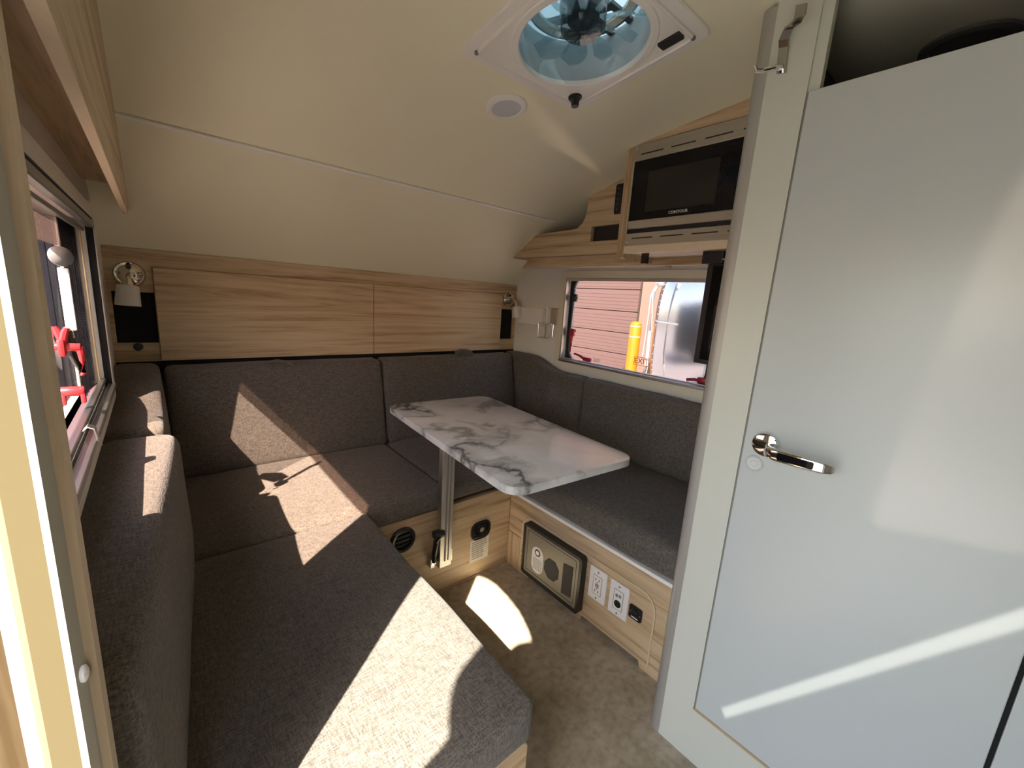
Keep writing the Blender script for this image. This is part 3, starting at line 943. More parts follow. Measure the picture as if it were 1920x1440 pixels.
B().cyl((-0.053, 1.878, 0.864), (0, -1, 0), 0.013, 0.008, n=24, bev=0.002).build('socket_cap', 'black', hb, smooth=True)

def reading_lamp(x, dirx, label, z=1.101):
    t = thing('reading_lamp', label, 'wall lamp', (x, 1.878, z), 'reading lamps at the ends of the headboard')
    B().lathe([(0, 0.014), (0.012, 0.014), (0.026, 0.0105), (0.031, 0.006), (0.037, 0.0075), (0.040, 0.004), (0.041, 0.0)], (x, 1.878, z), (0, -1, 0), 40).build('wall_plate', 'nickel', t, smooth=True)
    for (dx, dz) in ((-0.027, 0.004), (0.027, -0.002), (0.012, -0.004)):
        B().cyl((x + dx, 1.8665, z + dz), (0, -1, 0), 0.0035, 0.003, n=12).build('screw', 'chrome', t, smooth=True)
    b = B().cyl((x, 1.866, z + 0.024), (0, -1, 0), 0.007, 0.005, n=16); b.build('switch_button', 'black', t, smooth=True)
    p = [(x, 1.866, z), (x + dirx * 0.004, 1.835, z - 0.002), (x + dirx * 0.010, 1.815, z - 0.018)]
    B().tube(p, [0.006, 0.006, 0.007], 12).build('arm', 'chrome', t, smooth=True)
    d = Vector((dirx * 0.20, -0.10, -1)).normalized()
    c = Vector((x + dirx * 0.010, 1.812, z - 0.016))
    B().lathe([(0.0, -0.004), (0.010, -0.004), (0.016, 0.014), (0.017, 0.020), (0.0, 0.020)], c, d, 24).build('socket_cup', 'nickel', t, smooth=True)
    B().lathe([(0.017, 0.017), (0.027, 0.020), (0.0295, 0.045), (0.032, 0.082), (0.030, 0.082), (0.0275, 0.045), (0.025, 0.024), (0.0, 0.022)], c, d, 32).build('shade', 'frost', t, smooth=True)
    return t
reading_lamp(-0.055, -0.35, 'wall reading lamp with frosted cup shade at the left end of the headboard')
reading_lamp(1.553, 0.55, 'wall reading lamp with frosted cup shade beside the right wall, near the white box')

# ------------------------------------------------------------------ bench bases
# back bench
bb = thing('bench_base', 'oak bench base across the back with round vent opening and leg bracket', 'bench', (0.75, 1.2, 0.0))
B().box(0.34, 1.067, 1.195, 1.213, 0.0, 0.345, 0.001).build('front_panel', 'woodx', bb)
B().box(0.34, 1.60, 1.213, 1.86, 0.32, 0.335).build('seat_board', 'wood_edge', bb)
B().box(0.44, 1.067, 1.190, 1.1955, 0.0, 0.006).build('floor_bead', 'wood_edge', bb)
# left bench
lb = thing('bench_base', 'oak bench base on the left with rounded end panel by the doorway', 'bench', (0.2, 0.8, 0.0))
B().box(0.431, 0.449, 0.428, 1.193, 0.0, 0.333, 0.001).build('front_panel', 'woody', lb)
B().prism(rrect(-0.05, 0.449, -0.02, 0.333, 0.016), 1, 0.410, 0.428, 0.002).build('end_panel', 'woodx', lb)
B().box(-0.09, 0.431, 0.428, 1.193, 0.318, 0.333).build('seat_board', 'wood_edge', lb)
# right bench
rb = thing('bench_base', 'oak bench base on the right carrying the outlets and the black panel box', 'bench', (1.3, 0.8, 0.0))
pts = [(0.425, 0.0), (0.540, 0.0), (0.546, 0.022), (0.776, 0.022), (0.782, 0.0), (0.824, 0.0), (0.830, 0.026), (1.055, 0.026), (1.061, 0.0), (1.195, 0.0), (1.195, 0.322), (0.425, 0.322)]
B().prism(pts, 0, 1.068, 1.086, 0.0006).build('front_panel', 'woody', rb)
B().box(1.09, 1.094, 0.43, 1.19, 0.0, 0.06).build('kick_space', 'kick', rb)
B().box(1.064, 1.090, 0.425, 1.205, 0.322, 0.334, 0.002).build('top_edge', 'trimwhite', rb)
B().box(1.086, 1.60, 0.425, 1.20, 0.315, 0.333).build('seat_board', 'wood_edge', rb)
ap = rrect(0.513, 1.108, 0.022, 0.262, 0.055)
pan = B()
pp = [(y, z) for y, z in ap if z > 0.13]
pp = [(0.513, 0.022)] + [(1.108, 0.022)] + [q for q in pp]
pan.prism([(1.108, 0.030)] + [q for q in ap if q[1] > 0.15] + [(0.513, 0.030)], 0, 1.0645, 1.0683, 0.0008)
pan.build('access_panel', 'woody', rb)
eb = [q for q in ap if q[1] > 0.15]
B().tube([(1.0648, 1.1085, 0.005)] + [(1.0648, y, z) for y, z in eb] + [(1.0648, 0.5125, 0.022)], 0.0024, 6).build('panel_edge', 'wood_pale', rb, smooth=True)
B().box(1.0645, 1.0683, 1.109, 1.1945, 0.004, 0.150).build('corner_stile', 'woodz', rb)

# ------------------------------------------------------------------ things on the bench fronts
# round vent
v = thing('round_vent', 'round black heater vent low on the back bench', 'vent', (0.585, 1.195, 0.272))
B().lathe([(0.030, -0.0005), (0.034, -0.010), (0.041, -0.012), (0.0455, -0.006), (0.0465, 0.0)], (0.585, 1.195, 0.272), (0, -1, 0), 40).xf(Matrix.Identity(4)).build('flange', 'black', v, smooth=True)
v2 = B()
v2.lathe([(0.0465, 0.0), (0.046, 0.006), (0.041, 0.012), (0.034, 0.010), (0.030, 0.001), (0.030, 0.0005), (0.0, 0.0005)], (0.585, 1.195, 0.272), (0, -1, 0), 40)
v2.build('bowl', 'black', v, smooth=True)
b = B()
for a in (-0.5, 0.0, 0.5):
    b.box(0.556, 0.614, 1.190, 1.193, 0.272 + a * 0.032 - 0.002, 0.272 + a * 0.032 + 0.002)
b.build('louvre', 'rubber', v)

# black recessed latch with its sticker
la = thing('recessed_latch', 'black rounded latch plate on the back bench, above a paper sticker', 'latch', (0.917, 1.195, 0.198))
B().prism(rrect(0.870, 0.965, 0.160, 0.238, 0.032), 1, 1.189, 1.195, 0.002).build('plate', 'black', la)
B().prism(rrect(0.884, 0.951, 0.186, 0.228, 0.014), 1, 1.186, 1.189, 0.001).build('cup', 'glassblack', la)
B().cyl((0.917, 1.189, 0.205), (0, -1, 0), 0.010, 0.006, n=20).build('latch_button', 'chrome', la, smooth=True)
B().box(0.880, 0.912, 1.184, 1.187, 0.174, 0.178).build('lever_edge', 'chrome', la)
st = tag(B().box(0.872, 0.962, 1.1942, 1.195, 0.066, 0.162).build('paper_sticker', 'paper', loc=(0.917, 1.195, 0.066)), 'pale printed sticker below the black latch on the back bench', 'sticker')
b = B()
for k in range(9):
    w = 0.074 * (0.7 + 0.3 * random.random())
    b.box(0.880, 0.880 + w, 1.1936, 1.1943, 0.078 + k * 0.009, 0.0805 + k * 0.009)
b = b.build('printed_lines', 'ink', st); b['kind'] = 'stuff'

# black panel box on the right bench
pb = thing('panel_box', 'black framed panel box with octagon grille on the right bench', 'panel', (1.05, 0.925, 0.15))
xf = 1.036
b = B(); ring_frame(b, rrect(0.775, 1.070, 0.040, 0.256, 0.012), rrect(0.787, 1.060, 0.052, 0.245, 0.006), 0, 1.066, xf)
b.build('frame', 'black', pb, smooth=True, auto=0.5)
B().prism(rrect(0.787, 1.060, 0.052, 0.245, 0.006), 0, xf + 0.004, 1.064).build('face_plate', 'bronze', pb)
b = B(); ring_frame(b, rrect(0.800, 1.048, 0.064, 0.234, 0.004), rrect(0.8018, 1.0462, 0.0658, 0.2322, 0.003), 0, xf + 0.004, xf + 0.0034)
b.build('groove', 'black', pb)
og = [(0.913 + 0.040 * math.cos(math.radians(22.5 + 45 * k)), 0.135 + 0.044 * math.sin(math.radians(22.5 + 45 * k))) for k in range(8)]
B().prism(og, 0, xf + 0.0032, xf + 0.005).build('octagon_grille', 'grill', pb)
B().prism([(0.812, 0.082), (0.858, 0.076), (0.858, 0.196), (0.812, 0.204)], 0, xf + 0.0032, xf + 0.005).build('side_grille', 'grill', pb)
sk = B().prism(rrect(0.957, 1.018, 0.078, 0.186, 0.0300, 8), 0, xf + 0.0030, xf + 0.005).build('oval_sticker', 'silver_sticker', pb)
b = B().cyl((xf + 0.0032, 0.988, 0.163), (-1, 0, 0), 0.0145, 0.0008, n=24).build('dial_mark', 'black', sk)
B().cyl((xf + 0.0024, 0.988, 0.163), (-1, 0, 0), 0.0085, 0.0008, n=20).build('dial_centre', 'white', sk)
b = B()
for k in range(6):
    b.box(xf + 0.0024, xf + 0.0031, 0.964, 1.011 - 0.006 * random.random(), 0.094 + k * 0.008, 0.096 + k * 0.008)
b = b.build('sticker_print', 'ink', sk)

# outlet plates
def wall_plate(yc, zc, label, name, kind):
    t = thing(name, label, 'outlet', (1.066, yc, zc))
    b = B(); b.prism(rrect(yc - 0.0355, yc + 0.0355, zc - 0.058, zc + 0.058, 0.003, 3), 0, 1.0595, 1.068, 0.0025)
    b.build('cover_plate', 'white', t)
    B().prism(rrect(yc - 0.0165, yc + 0.0165, zc - 0.0335, zc + 0.0335, 0.002, 3), 0, 1.0582, 1.061, 0.0008).build('insert', 'white', t)
    b = B(); ring_frame(b, rrect(yc - 0.0180, yc + 0.0180, zc - 0.035, zc + 0.035, 0.002, 3), rrect(yc - 0.0165, yc + 0.0165, zc - 0.0335, zc + 0.0335, 0.002, 3), 0, 1.0592, 1.0588)
    b.build('insert_gap', 'ink', t)
    for s in (-1, 1):
        B().cyl((1.0595, yc, zc + s * 0.0475), (-1, 0, 0), 0.0032, 0.001, n=12).build('screw', 'ink', t)
    if kind == 0:
        for s in (-1, 1):
            for dy in (-0.0065, 0.0065):
                B().box(1.0576, 1.0583, yc + dy - 0.0012, yc + dy + 0.0012, zc + s * 0.021 - 0.0045, zc + s * 0.021 + 0.0045).build('slot', 'black', t)
            B().cyl((1.0583, yc, zc + s * 0.021 - s * 0.010), (-1, 0, 0), 0.0028, 0.0007, n=12).build('ground_hole', 'ink', t)
        B().box(1.0572, 1.0583, yc - 0.007, yc + 0.007, zc + 0.0005, zc + 0.0055, 0.0005).build('reset_button', 'red', t)
        B().box(1.0572, 1.0583, yc - 0.007, yc + 0.007, zc - 0.0065, zc - 0.0015, 0.0005).build('test_button', 'ink', t)
    else:
        B().cyl((1.0583, yc, zc - 0.013), (-1, 0, 0), 0.0125, 0.0012, n=28).build('socket_hole', 'black', t)
        b = B(); b.box(1.0572, 1.0583, yc - 0.010, yc - 0.002, zc + 0.012, zc + 0.022); b.box(1.0572, 1.0583, yc + 0.002, yc + 0.010, zc + 0.010, zc + 0.020)
        b.build('jack', 'ink', t)
    return t
wall_plate(0.7215, 0.181, 'white outlet plate with red reset button on the right bench', 'power_outlet', 0)
wall_plate(0.637, 0.180, 'white socket plate with one round black hole on the right bench', 'socket_plate', 1)
bs = thing('black_socket', 'small square black socket beside the white plates on the right bench', 'socket', (1.066, 0.574, 0.174))
B().prism(rrect(0.551, 0.597, 0.151, 0.197, 0.007, 4), 0, 1.0605, 1.068, 0.0015).build('faceplate', 'black', bs)
B().cyl((1.0605, 0.575, 0.180), (-1, 0, 0), 0.009, 0.003, n=20).build('cap', 'rubber', bs, smooth=True)
for dy in (-0.017, 0.017):
    B().cyl((1.0605, 0.574 + dy, 0.174), (-1, 0, 0), 0.0028, 0.001, n=12).build('screw', 'chrome', bs)
B().box(1.0598, 1.0606, 0.562, 0.586, 0.157, 0.160).build('marking', 'letter', bs)

# ------------------------------------------------------------------ cushions
def cush(name, label, group, *a, **k):
    b = B(); b.cushion(*a, **k)
    o = b.build(name, 'fabric', smooth=True, auto=1.2)
    return tag(o, label, 'cushion', group)
SG, BGp = 'bench seat cushions', 'backrest cushions along the walls'
cush('seat_cushion', 'long grey seat cushion on the left bench, nearest the doorway', SG, -0.085, 0.453, 0.402, 1.176, 0.335, 0.424, r=0.016, puff=(0.002, 0.002, 0.010))
cush('seat_cushion', 'grey seat cushion in front of the larger left back cushion', SG, -0.085, 0.752, 1.182, 1.80, 0.347, 0.428, r=0.022, puff=(0.002, 0.003, 0.012))
cush('seat_cushion', 'grey seat cushion in the back right corner, behind the table leg', SG, 0.756, 1.50, 1.182, 1.80, 0.365, 0.430, r=0.022, puff=(0.002, 0.003, 0.012))
cush('seat_cushion', 'grey seat cushion on the right bench above the outlets', SG, 1.064, 1.56, 0.427, 1.178, 0.336, 0.440, r=0.025, puff=(0.003, 0.002, 0.012))
def lean(zb, k):
    return lambda p: (p.x, p.y + (p.z - zb) * k, p.z)
cush('back_cushion', 'wide grey backrest cushion under the larger left flap door', BGp, 0.006, 0.753, 1.690, 1.785, 0.430, 0.804, r=0.022, puff=(0.0, 0.008, 0.0), shape=lean(0.43, 0.20))
cush('back_cushion', 'grey backrest cushion under the smaller right flap door', BGp, 0.757, 1.520, 1.690, 1.785, 0.430, 0.804, r=0.022, puff=(0.0, 0.008, 0.0), shape=lean(0.43, 0.20))
def humped(y_a, y_b, z0, z1, zl, sg, k):
    def f(p):
        t = min(1, max(0, (p.y - y_a) / (y_b - y_a)))
        t = t * t * (3 - 2 * t)
        top = zl + (z1 - zl) * t
        z = z0 + (p.z - z0) * (top - z0) / (z1 - z0)
        return (p.x + sg * (z - z0) * k, p.y, z)
    return f
def tapered(p):
    k = max(0.0, (p.x + 0.108) / 0.134)
    return (p.x - 0.075 * max(0.0, 1.2 - p.y) * k - (p.z - 0.428) * 0.03, p.y, p.z)
cush('back_cushion', 'grey corner backrest cushion with a sloping top under the white wall box', BGp, 1.523, 1.596, 1.262, 1.86, 0.432, 0.812, r=0.022, puff=(0.006, 0.0, 0.0), shape=humped(1.44, 1.66, 0.432, 0.812, 0.757, 1, 0.02))
cush('back_cushion', 'grey backrest cushion below the right window, beside the closet', BGp, 1.523, 1.596, 0.43, 1.257, 0.440, 0.757, r=0.022, puff=(0.006, 0.0, 0.0), shape=humped(-1, 0, 0.44, 0.757, 0.757, 1, 0.02))
cush('back_cushion', 'grey corner backrest cushion with a sloping top at the left end of the back bench', BGp, -0.108, 0.006, 1.262, 1.86, 0.428, 0.812, r=0.022, puff=(0.006, 0.0, 0.0), shape=humped(1.42, 1.70, 0.428, 0.812, 0.745, -1, 0.03))
cush('back_cushion', 'long grey backrest cushion below the left window, lit on top by the sun', BGp, -0.108, 0.026, 0.445, 1.222, 0.426, 0.745, r=0.026, puff=(0.010, 0.0, 0.003), shape=tapered)
cloop = tag(B().tube([(0.315, 1.795, 0.812), (0.318, 1.775, 0.819), (0.338, 1.755, 0.826), (0.365, 1.745, 0.822), (0.385, 1.742, 0.812), (0.388, 1.742, 0.808)], 0.005, 8).build('pull_loop', 'fabric', smooth=True), 'grey fabric pull loop on top of the wide left back cushion', 'strap')
cloop.location.z -= 0.008
b = B(); b.cushion(1.165, 1.255, 1.775, 1.825, 0.799, 0.823, r=0.010, puff=(0, 0, 0.003), shape=lambda p: (p.x, p.y, p.z + 0.008 * math.sin((p.x - 1.165) * 35)))
tag(b.build('fabric_tab', 'fabric', smooth=True), 'crumpled grey fabric tab on top of the right back cushion', 'strap')

# ------------------------------------------------------------------ table
ta = math.radians(-4.1)
TC = Vector((0.8925, 1.113, 0.0))
tab = thing('dinette_table', 'rectangular white marble-look dinette table on a single metal leg', 'table', (TC.x, TC.y, 0.0))
TR = Matrix.Translation(TC) @ Matrix.Rotation(ta, 4, 'Z')
b = B(); b.prism(rrect(-0.238, 0.238, -0.437, 0.437, 0.052, 8), 2, 0.627, 0.6495, 0.0022)
top = b.xf(TR).build('tabletop', 'marble', tab, smooth=True, auto=0.5)
b = B(); b.prism(rrect(-0.2386, 0.2386, -0.4376, 0.4376, 0.0525, 8), 2, 0.628, 0.645)
b.xf(TR).build('edge_band', 'marble_edge', tab, smooth=True, auto=0.5)
b = B(); b.box(0.707, 0.757, 1.150, 1.176, 0.135, 0.627, 0.002)
b.build('leg', 'aluz', tab)
b = B(); b.box(0.726, 0.731, 1.1478, 1.1502, 0.16, 0.62); b.box(0.7405, 0.7435, 1.1478, 1.1502, 0.16, 0.62)
b.build('leg_groove', 'ink', tab)
b = B(); b.box(0.687, 0.703, 1.177, 1.195, 0.128, 0.178, 0.001); b.box(0.757, 0.778, 1.177, 1.195, 0.128, 0.178, 0.001); b.box(0.703, 0.757, 1.183, 1.195, 0.134, 0.178, 0.001)
b.build('wall_bracket', 'alu', tab)
for x in (0.695, 0.768):
    B().cyl((x, 1.177, 0.146), (0, -1, 0), 0.0055, 0.002, n=14).build('screw', 'chrome', tab, smooth=True)
b = B(); b.tube([(0.694, 1.168, 0.16), (0.690, 1.158, 0.20), (0.690, 1.150, 0.25), (0.696, 1.146, 0.272)], [0.008, 0.010, 0.010, 0.012], 12); b.box(0.680, 0.722, 1.140, 1.168, 0.262, 0.288, 0.006)
b.build('lock_lever', 'black', tab, smooth=True)
b = B(); b.box(0.70, 0.80, 1.10, 1.19, 0.612, 0.627, 0.003); b.xf(Matrix.Identity(4)); b.build('underside_bracket', 'alu', tab)

# ------------------------------------------------------------------ right wall things
wb = thing('wall_box', 'blank white plastic box on the right wall beside the window', 'box', (1.60, 1.71, 0.976))
B().prism([(1.618, 1.812), (1.618, 1.598)] and rrect(1.608, 1.812, 0.974, 1.066, 0.006, 3), 0, 1.572, 1.612, 0.004).build('cover', 'white', wb)
B().prism(rrect(1.597, 1.818, 0.990, 1.074, 0.004, 3), 0, 1.600, 1.616, 0.001).build('back_plate', 'trimwhite', wb)
ch = thing('cup_holder', 'folding wire cup holder hanging by the right window', 'holder', (1.60, 1.57, 0.91))
B().box(1.606, 1.615, 1.535, 1.582, 0.985, 1.072, 0.003).build('mount_plate', 'steel', ch)
def loop(zc, rx, ry, cx, cy):
    return [(cx + rx * math.cos(2 * math.pi * k / 24), cy + ry * math.sin(2 * math.pi * k / 24), zc) for k in range(25)]
for z in (0.990,):
    B().tube(loop(z, 0.036, 0.044, 1.560, 1.565), 0.0020, 8).build('upper_ring', 'chrome', ch, smooth=True)
B().tube(loop(0.916, 0.034, 0.042, 1.560, 1.565), 0.0020, 8).build('lower_ring', 'chrome', ch, smooth=True)
for a in (40, 140, 220, 320):
    ca, sa = math.cos(math.radians(a)), math.sin(math.radians(a))
    B().tube([(1.560 + 0.036 * ca, 1.565 + 0.044 * sa, 0.990), (1.560 + 0.034 * ca, 1.565 + 0.042 * sa, 0.916)], 0.0018, 8).build('upright_wire', 'chrome', ch, smooth=True)
B().tube([(1.526, 1.565, 0.916), (1.594, 1.565, 0.916)], 0.0018, 8).build('cross_wire', 'chrome', ch, smooth=True)

# shelf unit with shaped front above the right window
sh = thing('wall_shelf', 'oak shelf with a curved cut-out front under the sloping ceiling', 'shelf', (1.52, 1.3, 1.26))
def cz_(y, d=0.003):
    return (y, ceil_z(y) + d)
pts = [(0.90, 1.3105), (1.716, 1.3115), cz_(1.70), cz_(1.65), cz_(1.60), (1.545, 1.416), (1.320, 1.4195), (1.285, 1.426), (1.262, 1.442), (1.249, 1.464), (1.244, 1.49), (1.242, 1.53), cz_(1.242)]
pts += [cz_(y) for y in (1.2, 1.15, 1.1, 1.05, 1.0, 0.95, 0.90)]
b = B()
b.prism(pts[:2] + pts[2:6] + [(1.32, 1.4195), (1.285, 1.424), (0.90, 1.424)] if False else [(0.90, 1.3105), (1.716, 1.3115), cz_(1.70), cz_(1.65), cz_(1.60), (1.545, 1.416), (1.320, 1.4195), (1.285, 1.4235), (1.2105, 1.4235), (1.2105, 1.363), (0.90, 1.361)], 0, 1.43, 1.446)
b.prism([(0.90, 1.4235), (1.285, 1.4235), (1.285, 1.426), (1.262, 1.442), (1.249, 1.464), (1.244, 1.49), (1.242, 1.53), cz_(1.242)] + [cz_(y) for y in (1.2, 1.15, 1.1, 1.05, 1.0, 0.95, 0.90)], 0, 1.43, 1.446)
b.build('front_board', 'woody', sh)
B().prism([(0.60, 1.310), (1.716, 1.3105), (1.700, 1.322), (0.60, 1.322)], 0, 1.446, 1.614).build('shelf_board', 'wood_edge', sh)
B().prism([(0.45, 1.262), (1.668, 1.262), (1.612, 1.310), (0.45, 1.310)], 0, 1.455, 1.470, 0.0006).build('lower_board', 'woody', sh)
B().box(1.606, 1.614, 0.9, 1.60, 1.32, 1.40).build('shelf_back', 'woody', sh)
B().box(1.449, 1.452, 0.92, 1.2105, 1.355, 1.43).build('slot_lining', 'kick', sh)
cp = thing('control_panel', 'narrow black control panel on the shelf front beside the microwave cabinet', 'control panel', (1.425, 1.04, 1.46))
B().prism(rrect(0.985, 1.100, 1.459, 1.571, 0.008, 4), 0, 1.424, 1.430, 0.001).build('panel', 'black', cp)
for k in range(5):
    B().cyl((1.424, 1.086, 1.478 + k * 0.019), (-1, 0, 0), 0.0022, 0.0008, n=10).build('button', 'ink', cp)

# microwave cabinet + microwave
mc = thing('microwave_cabinet', 'oak cabinet around the microwave above the right window', 'cabinet', (1.42, 0.69, 1.27))
b = B()
b.prism([(0.9355, 1.282), (0.9355, ceil_z(0.9355) + 0.004), (0.905, ceil_z(0.905) + 0.004), (0.905, 1.268), (0.9215, 1.268), (0.931, 1.272)], 0, 1.25, 1.268, 0.001)
b.build('front_stile', 'woodz', mc)
B().prism([(0.905, 1.6235), (0.905, ceil_z(0.905) + 0.004), (0.80, ceil_z(0.80) + 0.004), (0.70, ceil_z(0.70) + 0.004), (0.60, ceil_z(0.60) + 0.004), (0.45, ceil_z(0.45) + 0.004), (0.45, 1.6235)], 0, 1.25, 1.268).build('top_rail', 'woody', mc)
B().box(1.25, 1.268, 0.45, 0.905, 1.282, 1.306).build('bottom_rail', 'wood_pale', mc)
b = B(); b.prism([(0.9355, 1.282), (0.9355, 1.62), (0.920, 1.62), (0.920, 1.268), (0.9315, 1.271)], 0, 1.268, 1.60); b.build('side_panel', 'woody', mc)
B().box(1.268, 1.61, 0.45, 0.92, 1.288, 1.300).build('bottom_panel', 'woody', mc)
B().box(1.30, 1.315, 0.845, 0.865, 1.252, 1.290).build('hanging_strap', 'black', mc)
mw = thing('microwave', 'black glass microwave in stainless trim inside the oak cabinet', 'microwave', (1.3, 0.68, 1.31))
xo = 1.247
def slotted(z0, z1, zs, name):
    o = B().box(xo, xo + 0.02, 0.455, 0.904, z0, z1, 0.0008).build(name, 'steel', mw)
    for k in range(4):
        ya = 0.876 - k * 0.105
        B().box(xo - 0.0006, xo + 0.002, ya - 0.078, ya, zs - 0.0018, zs + 0.0018).build('vent_slot', 'black', o)
    return o
slotted(1.571, 1.6215, 1.590, 'trim_top')
slotted(1.306, 1.345, 1.329, 'trim_bottom')
B().box(xo, xo + 0.02, 0.898, 0.904, 1.345, 1.571).build('trim_side', 'steel', mw)
B().box(xo - 0.002, xo + 0.012, 0.455, 0.897, 1.358, 1.386, 0.003).build('door_sill', 'steel', mw)
B().box(xo - 0.001, xo + 0.015, 0.455, 0.897, 1.386, 1.5705, 0.001).build('door_glass', 'glassblack', mw)
B().box(xo - 0.0016, xo, 0.610, 0.838, 1.409, 1.532).build('oven_window', 'ovenwin', mw)
B().box(xo + 0.012, xo + 0.2, 0.455, 0.897, 1.345, 1.565).build('oven_body', 'black', mw)
text_mesh('CONTOUR', 0.0125, 'lettering', 'letter', mw, (xo - 0.0014, 0.720, 1.3975), (0, -1, 0), (0, 0, 1))
for z in (1.609, 1.316):
    B().cyl((xo, 0.894, z), (-1, 0, 0), 0.004, 0.0012, n=14).build('screw', 'chrome', mw)

# television folded down below the microwave cabinet
tv = thing('television', 'slim black television hanging edge-on in front of the right window', 'television', (1.34, 0.53, 0.93))
B().prism([(1.352, 0.652), (1.340, 0.400), (1.350, 0.398), (1.364, 0.652)], 2, 0.936, 1.262, 0.003).build('screen_panel', 'black', tv)
B().prism([(1.3565, 0.640), (1.352, 0.40), (1.380, 0.40), (1.380, 0.632)], 2, 0.945, 1.255, 0.004).build('back_shell', 'rubber', tv)
B().prism([(1.3505, 0.634), (1.3405, 0.42), (1.3400, 0.42), (1.3500, 0.634)], 2, 0.950, 1.246).build('glass', 'glassblack', tv)
B().box(1.33, 1.40, 0.600, 0.665, 1.250, 1.29, 0.003).build('hinge_mount', 'black', tv)
B().tube([(1.335, 0.66, 1.262), (1.335, 0.58, 1.264)], 0.004, 8).build('hinge_pin', 'chrome', tv, smooth=True)

# ------------------------------------------------------------------ closet on the right
XC = 0.933
cl = thing('closet', 'tall pale grey closet with a lever-handled door in the right foreground', 'closet', (1.2, -0.1, 0.0))
# face frame
b = B()
b.box(XC, XC + 0.022, 0.318, 0.392, 0.0, ceil_z(0.36) + 0.004)
b.box(XC, XC + 0.022, -0.108, 0.318, 0.0, 0.149)
b.build('face_frame', 'stile', cl)
b = B()
b.box(XC + 0.006, XC + 0.022, 0.300, 0.318, 0.149, ceil_z(0.31) + 0.004)
b.box(XC + 0.006, XC + 0.022, -0.9, 0.300, ceil_z(0.1) - 0.036, ceil_z(0.1) + 0.004)
b.build('inner_stop', 'stile', cl)
# rounded aluminium corner
pts = [(XC + 0.0005, 0.392)]
for k in range(9):
    a = math.radians(90 * k / 8)
    pts.append((XC + 0.024 - 0.0235 * math.cos(a), 0.401 + 0.0235 * math.sin(a)))
pts += [(XC + 0.04, 0.4245), (XC + 0.04, 0.392)]
B().prism(pts, 2, 0.0, ceil_z(0.41) - 0.004).build('corner_trim', 'corneralu', cl, smooth=True, auto=0.8)
B().box(XC + 0.04, 1.612, 0.400, 0.4225, 0.0, 1.665).build('side_panel', 'stile', cl)
d = B().box(XC - 0.004, XC + 0.016, -0.1065, 0.3135, 0.1535, 1.502, 0.0015).build('door', 'door', cl)
B().box(XC - 0.0015, XC + 0.012, 0.3135, 0.3165, 0.150, 1.502).build('door_gap', 'ink', cl)
B().box(XC - 0.0055, XC + 0.01, -0.1065, 0.318, 0.1475, 0.1533, 0.001).build('lower_edge_strip', 'wood_edge', cl)
B().box(XC - 0.004, XC + 0.016, -0.70, -0.1125, 0.02, 1.502, 0.0015).build('side_door', 'door', cl)
B().box(XC, XC + 0.01, -0.1125, -0.1065, 0.02, 1.502).build('door_gap', 'void', cl)
SPX, SPY = 1.325, 0.165
# upper compartment
B().box(1.600, 1.612, -0.88, 0.398, 1.49, 1.69).build('cubby_back', 'dkint', cl)
B().box(XC + 0.02, 1.600, -0.88, 0.398, 1.480, 1.492).build('cubby_floor', 'dkint', cl)
B().box(XC + 0.03, 1.60, 0.388, 0.3995, 1.492, 1.672).build('cubby_side', 'dkint', cl)
B().lathe([(0.070, 0.0), (0.078, 0.004), (0.078, 0.010), (0.064, 0.012), (0.060, 0.004), (0.0, 0.003)], (SPX, SPY, ceil_z(SPY) - 0.001), (0, 0, -1), 36).build('round_speaker', 'speakergrey', cl, smooth=True)
# handle
hd = bpy.data.objects.new('lever_handle', None); COL.objects.link(hd); hd.parent = d
hd.location = Vector((XC - 0.004, 0.270, 0.846)) - world_loc(d)
B().lathe([(0.0, 0.012), (0.016, 0.012), (0.0235, 0.009), (0.0262, 0.004), (0.0262, 0.0)], (XC - 0.004, 0.272, 0.846), (-1, 0, 0), 36).build('rose', 'chrome', hd, smooth=True)
b = B()
rows = []
for (x, y, w, h) in ((XC - 0.012, 0.266, 0.009, 0.010), (XC - 0.030, 0.262, 0.009, 0.010), (XC - 0.042, 0.253, 0.008, 0.0115), (XC - 0.046, 0.240, 0.006, 0.0125), (XC - 0.047, 0.20, 0.005, 0.0120), (XC - 0.046, 0.165, 0.0045, 0.0105), (XC - 0.043, 0.152, 0.003, 0.008), (XC - 0.041, 0.148, 0.0015, 0.004)):
    zc = 0.842 + (0.27 - y) * 0.0
    rows.append([(x + w * math.copysign(abs(math.cos(a)) ** .6, math.cos(a)), y - w * 0.25 * math.cos(a), zc + h * math.copysign(abs(math.sin(a)) ** .6, math.sin(a))) for a in [2 * math.pi * k / 16 for k in range(16)]])
b.loft(rows, cap=True)
b.build('lever', 'chrome', hd, smooth=True, auto=0.9)
B().prism(rrect(0.178, 0.237, 0.835, 0.849, 0.003, 3), 0, XC - 0.0532, XC - 0.048, 0.0008).build('lever_inset', 'glassblack', hd)
B().lathe([(0.0, 0.003), (0.006, 0.003), (0.0085, 0.001), (0.012, 0.001), (0.0155, 0.004), (0.0172, 0.002), (0.0172, 0.0)], (XC - 0.004, 0.2865, 0.799), (-1, 0, 0), 32).build('push_catch', 'catchgrey', d, smooth=True)
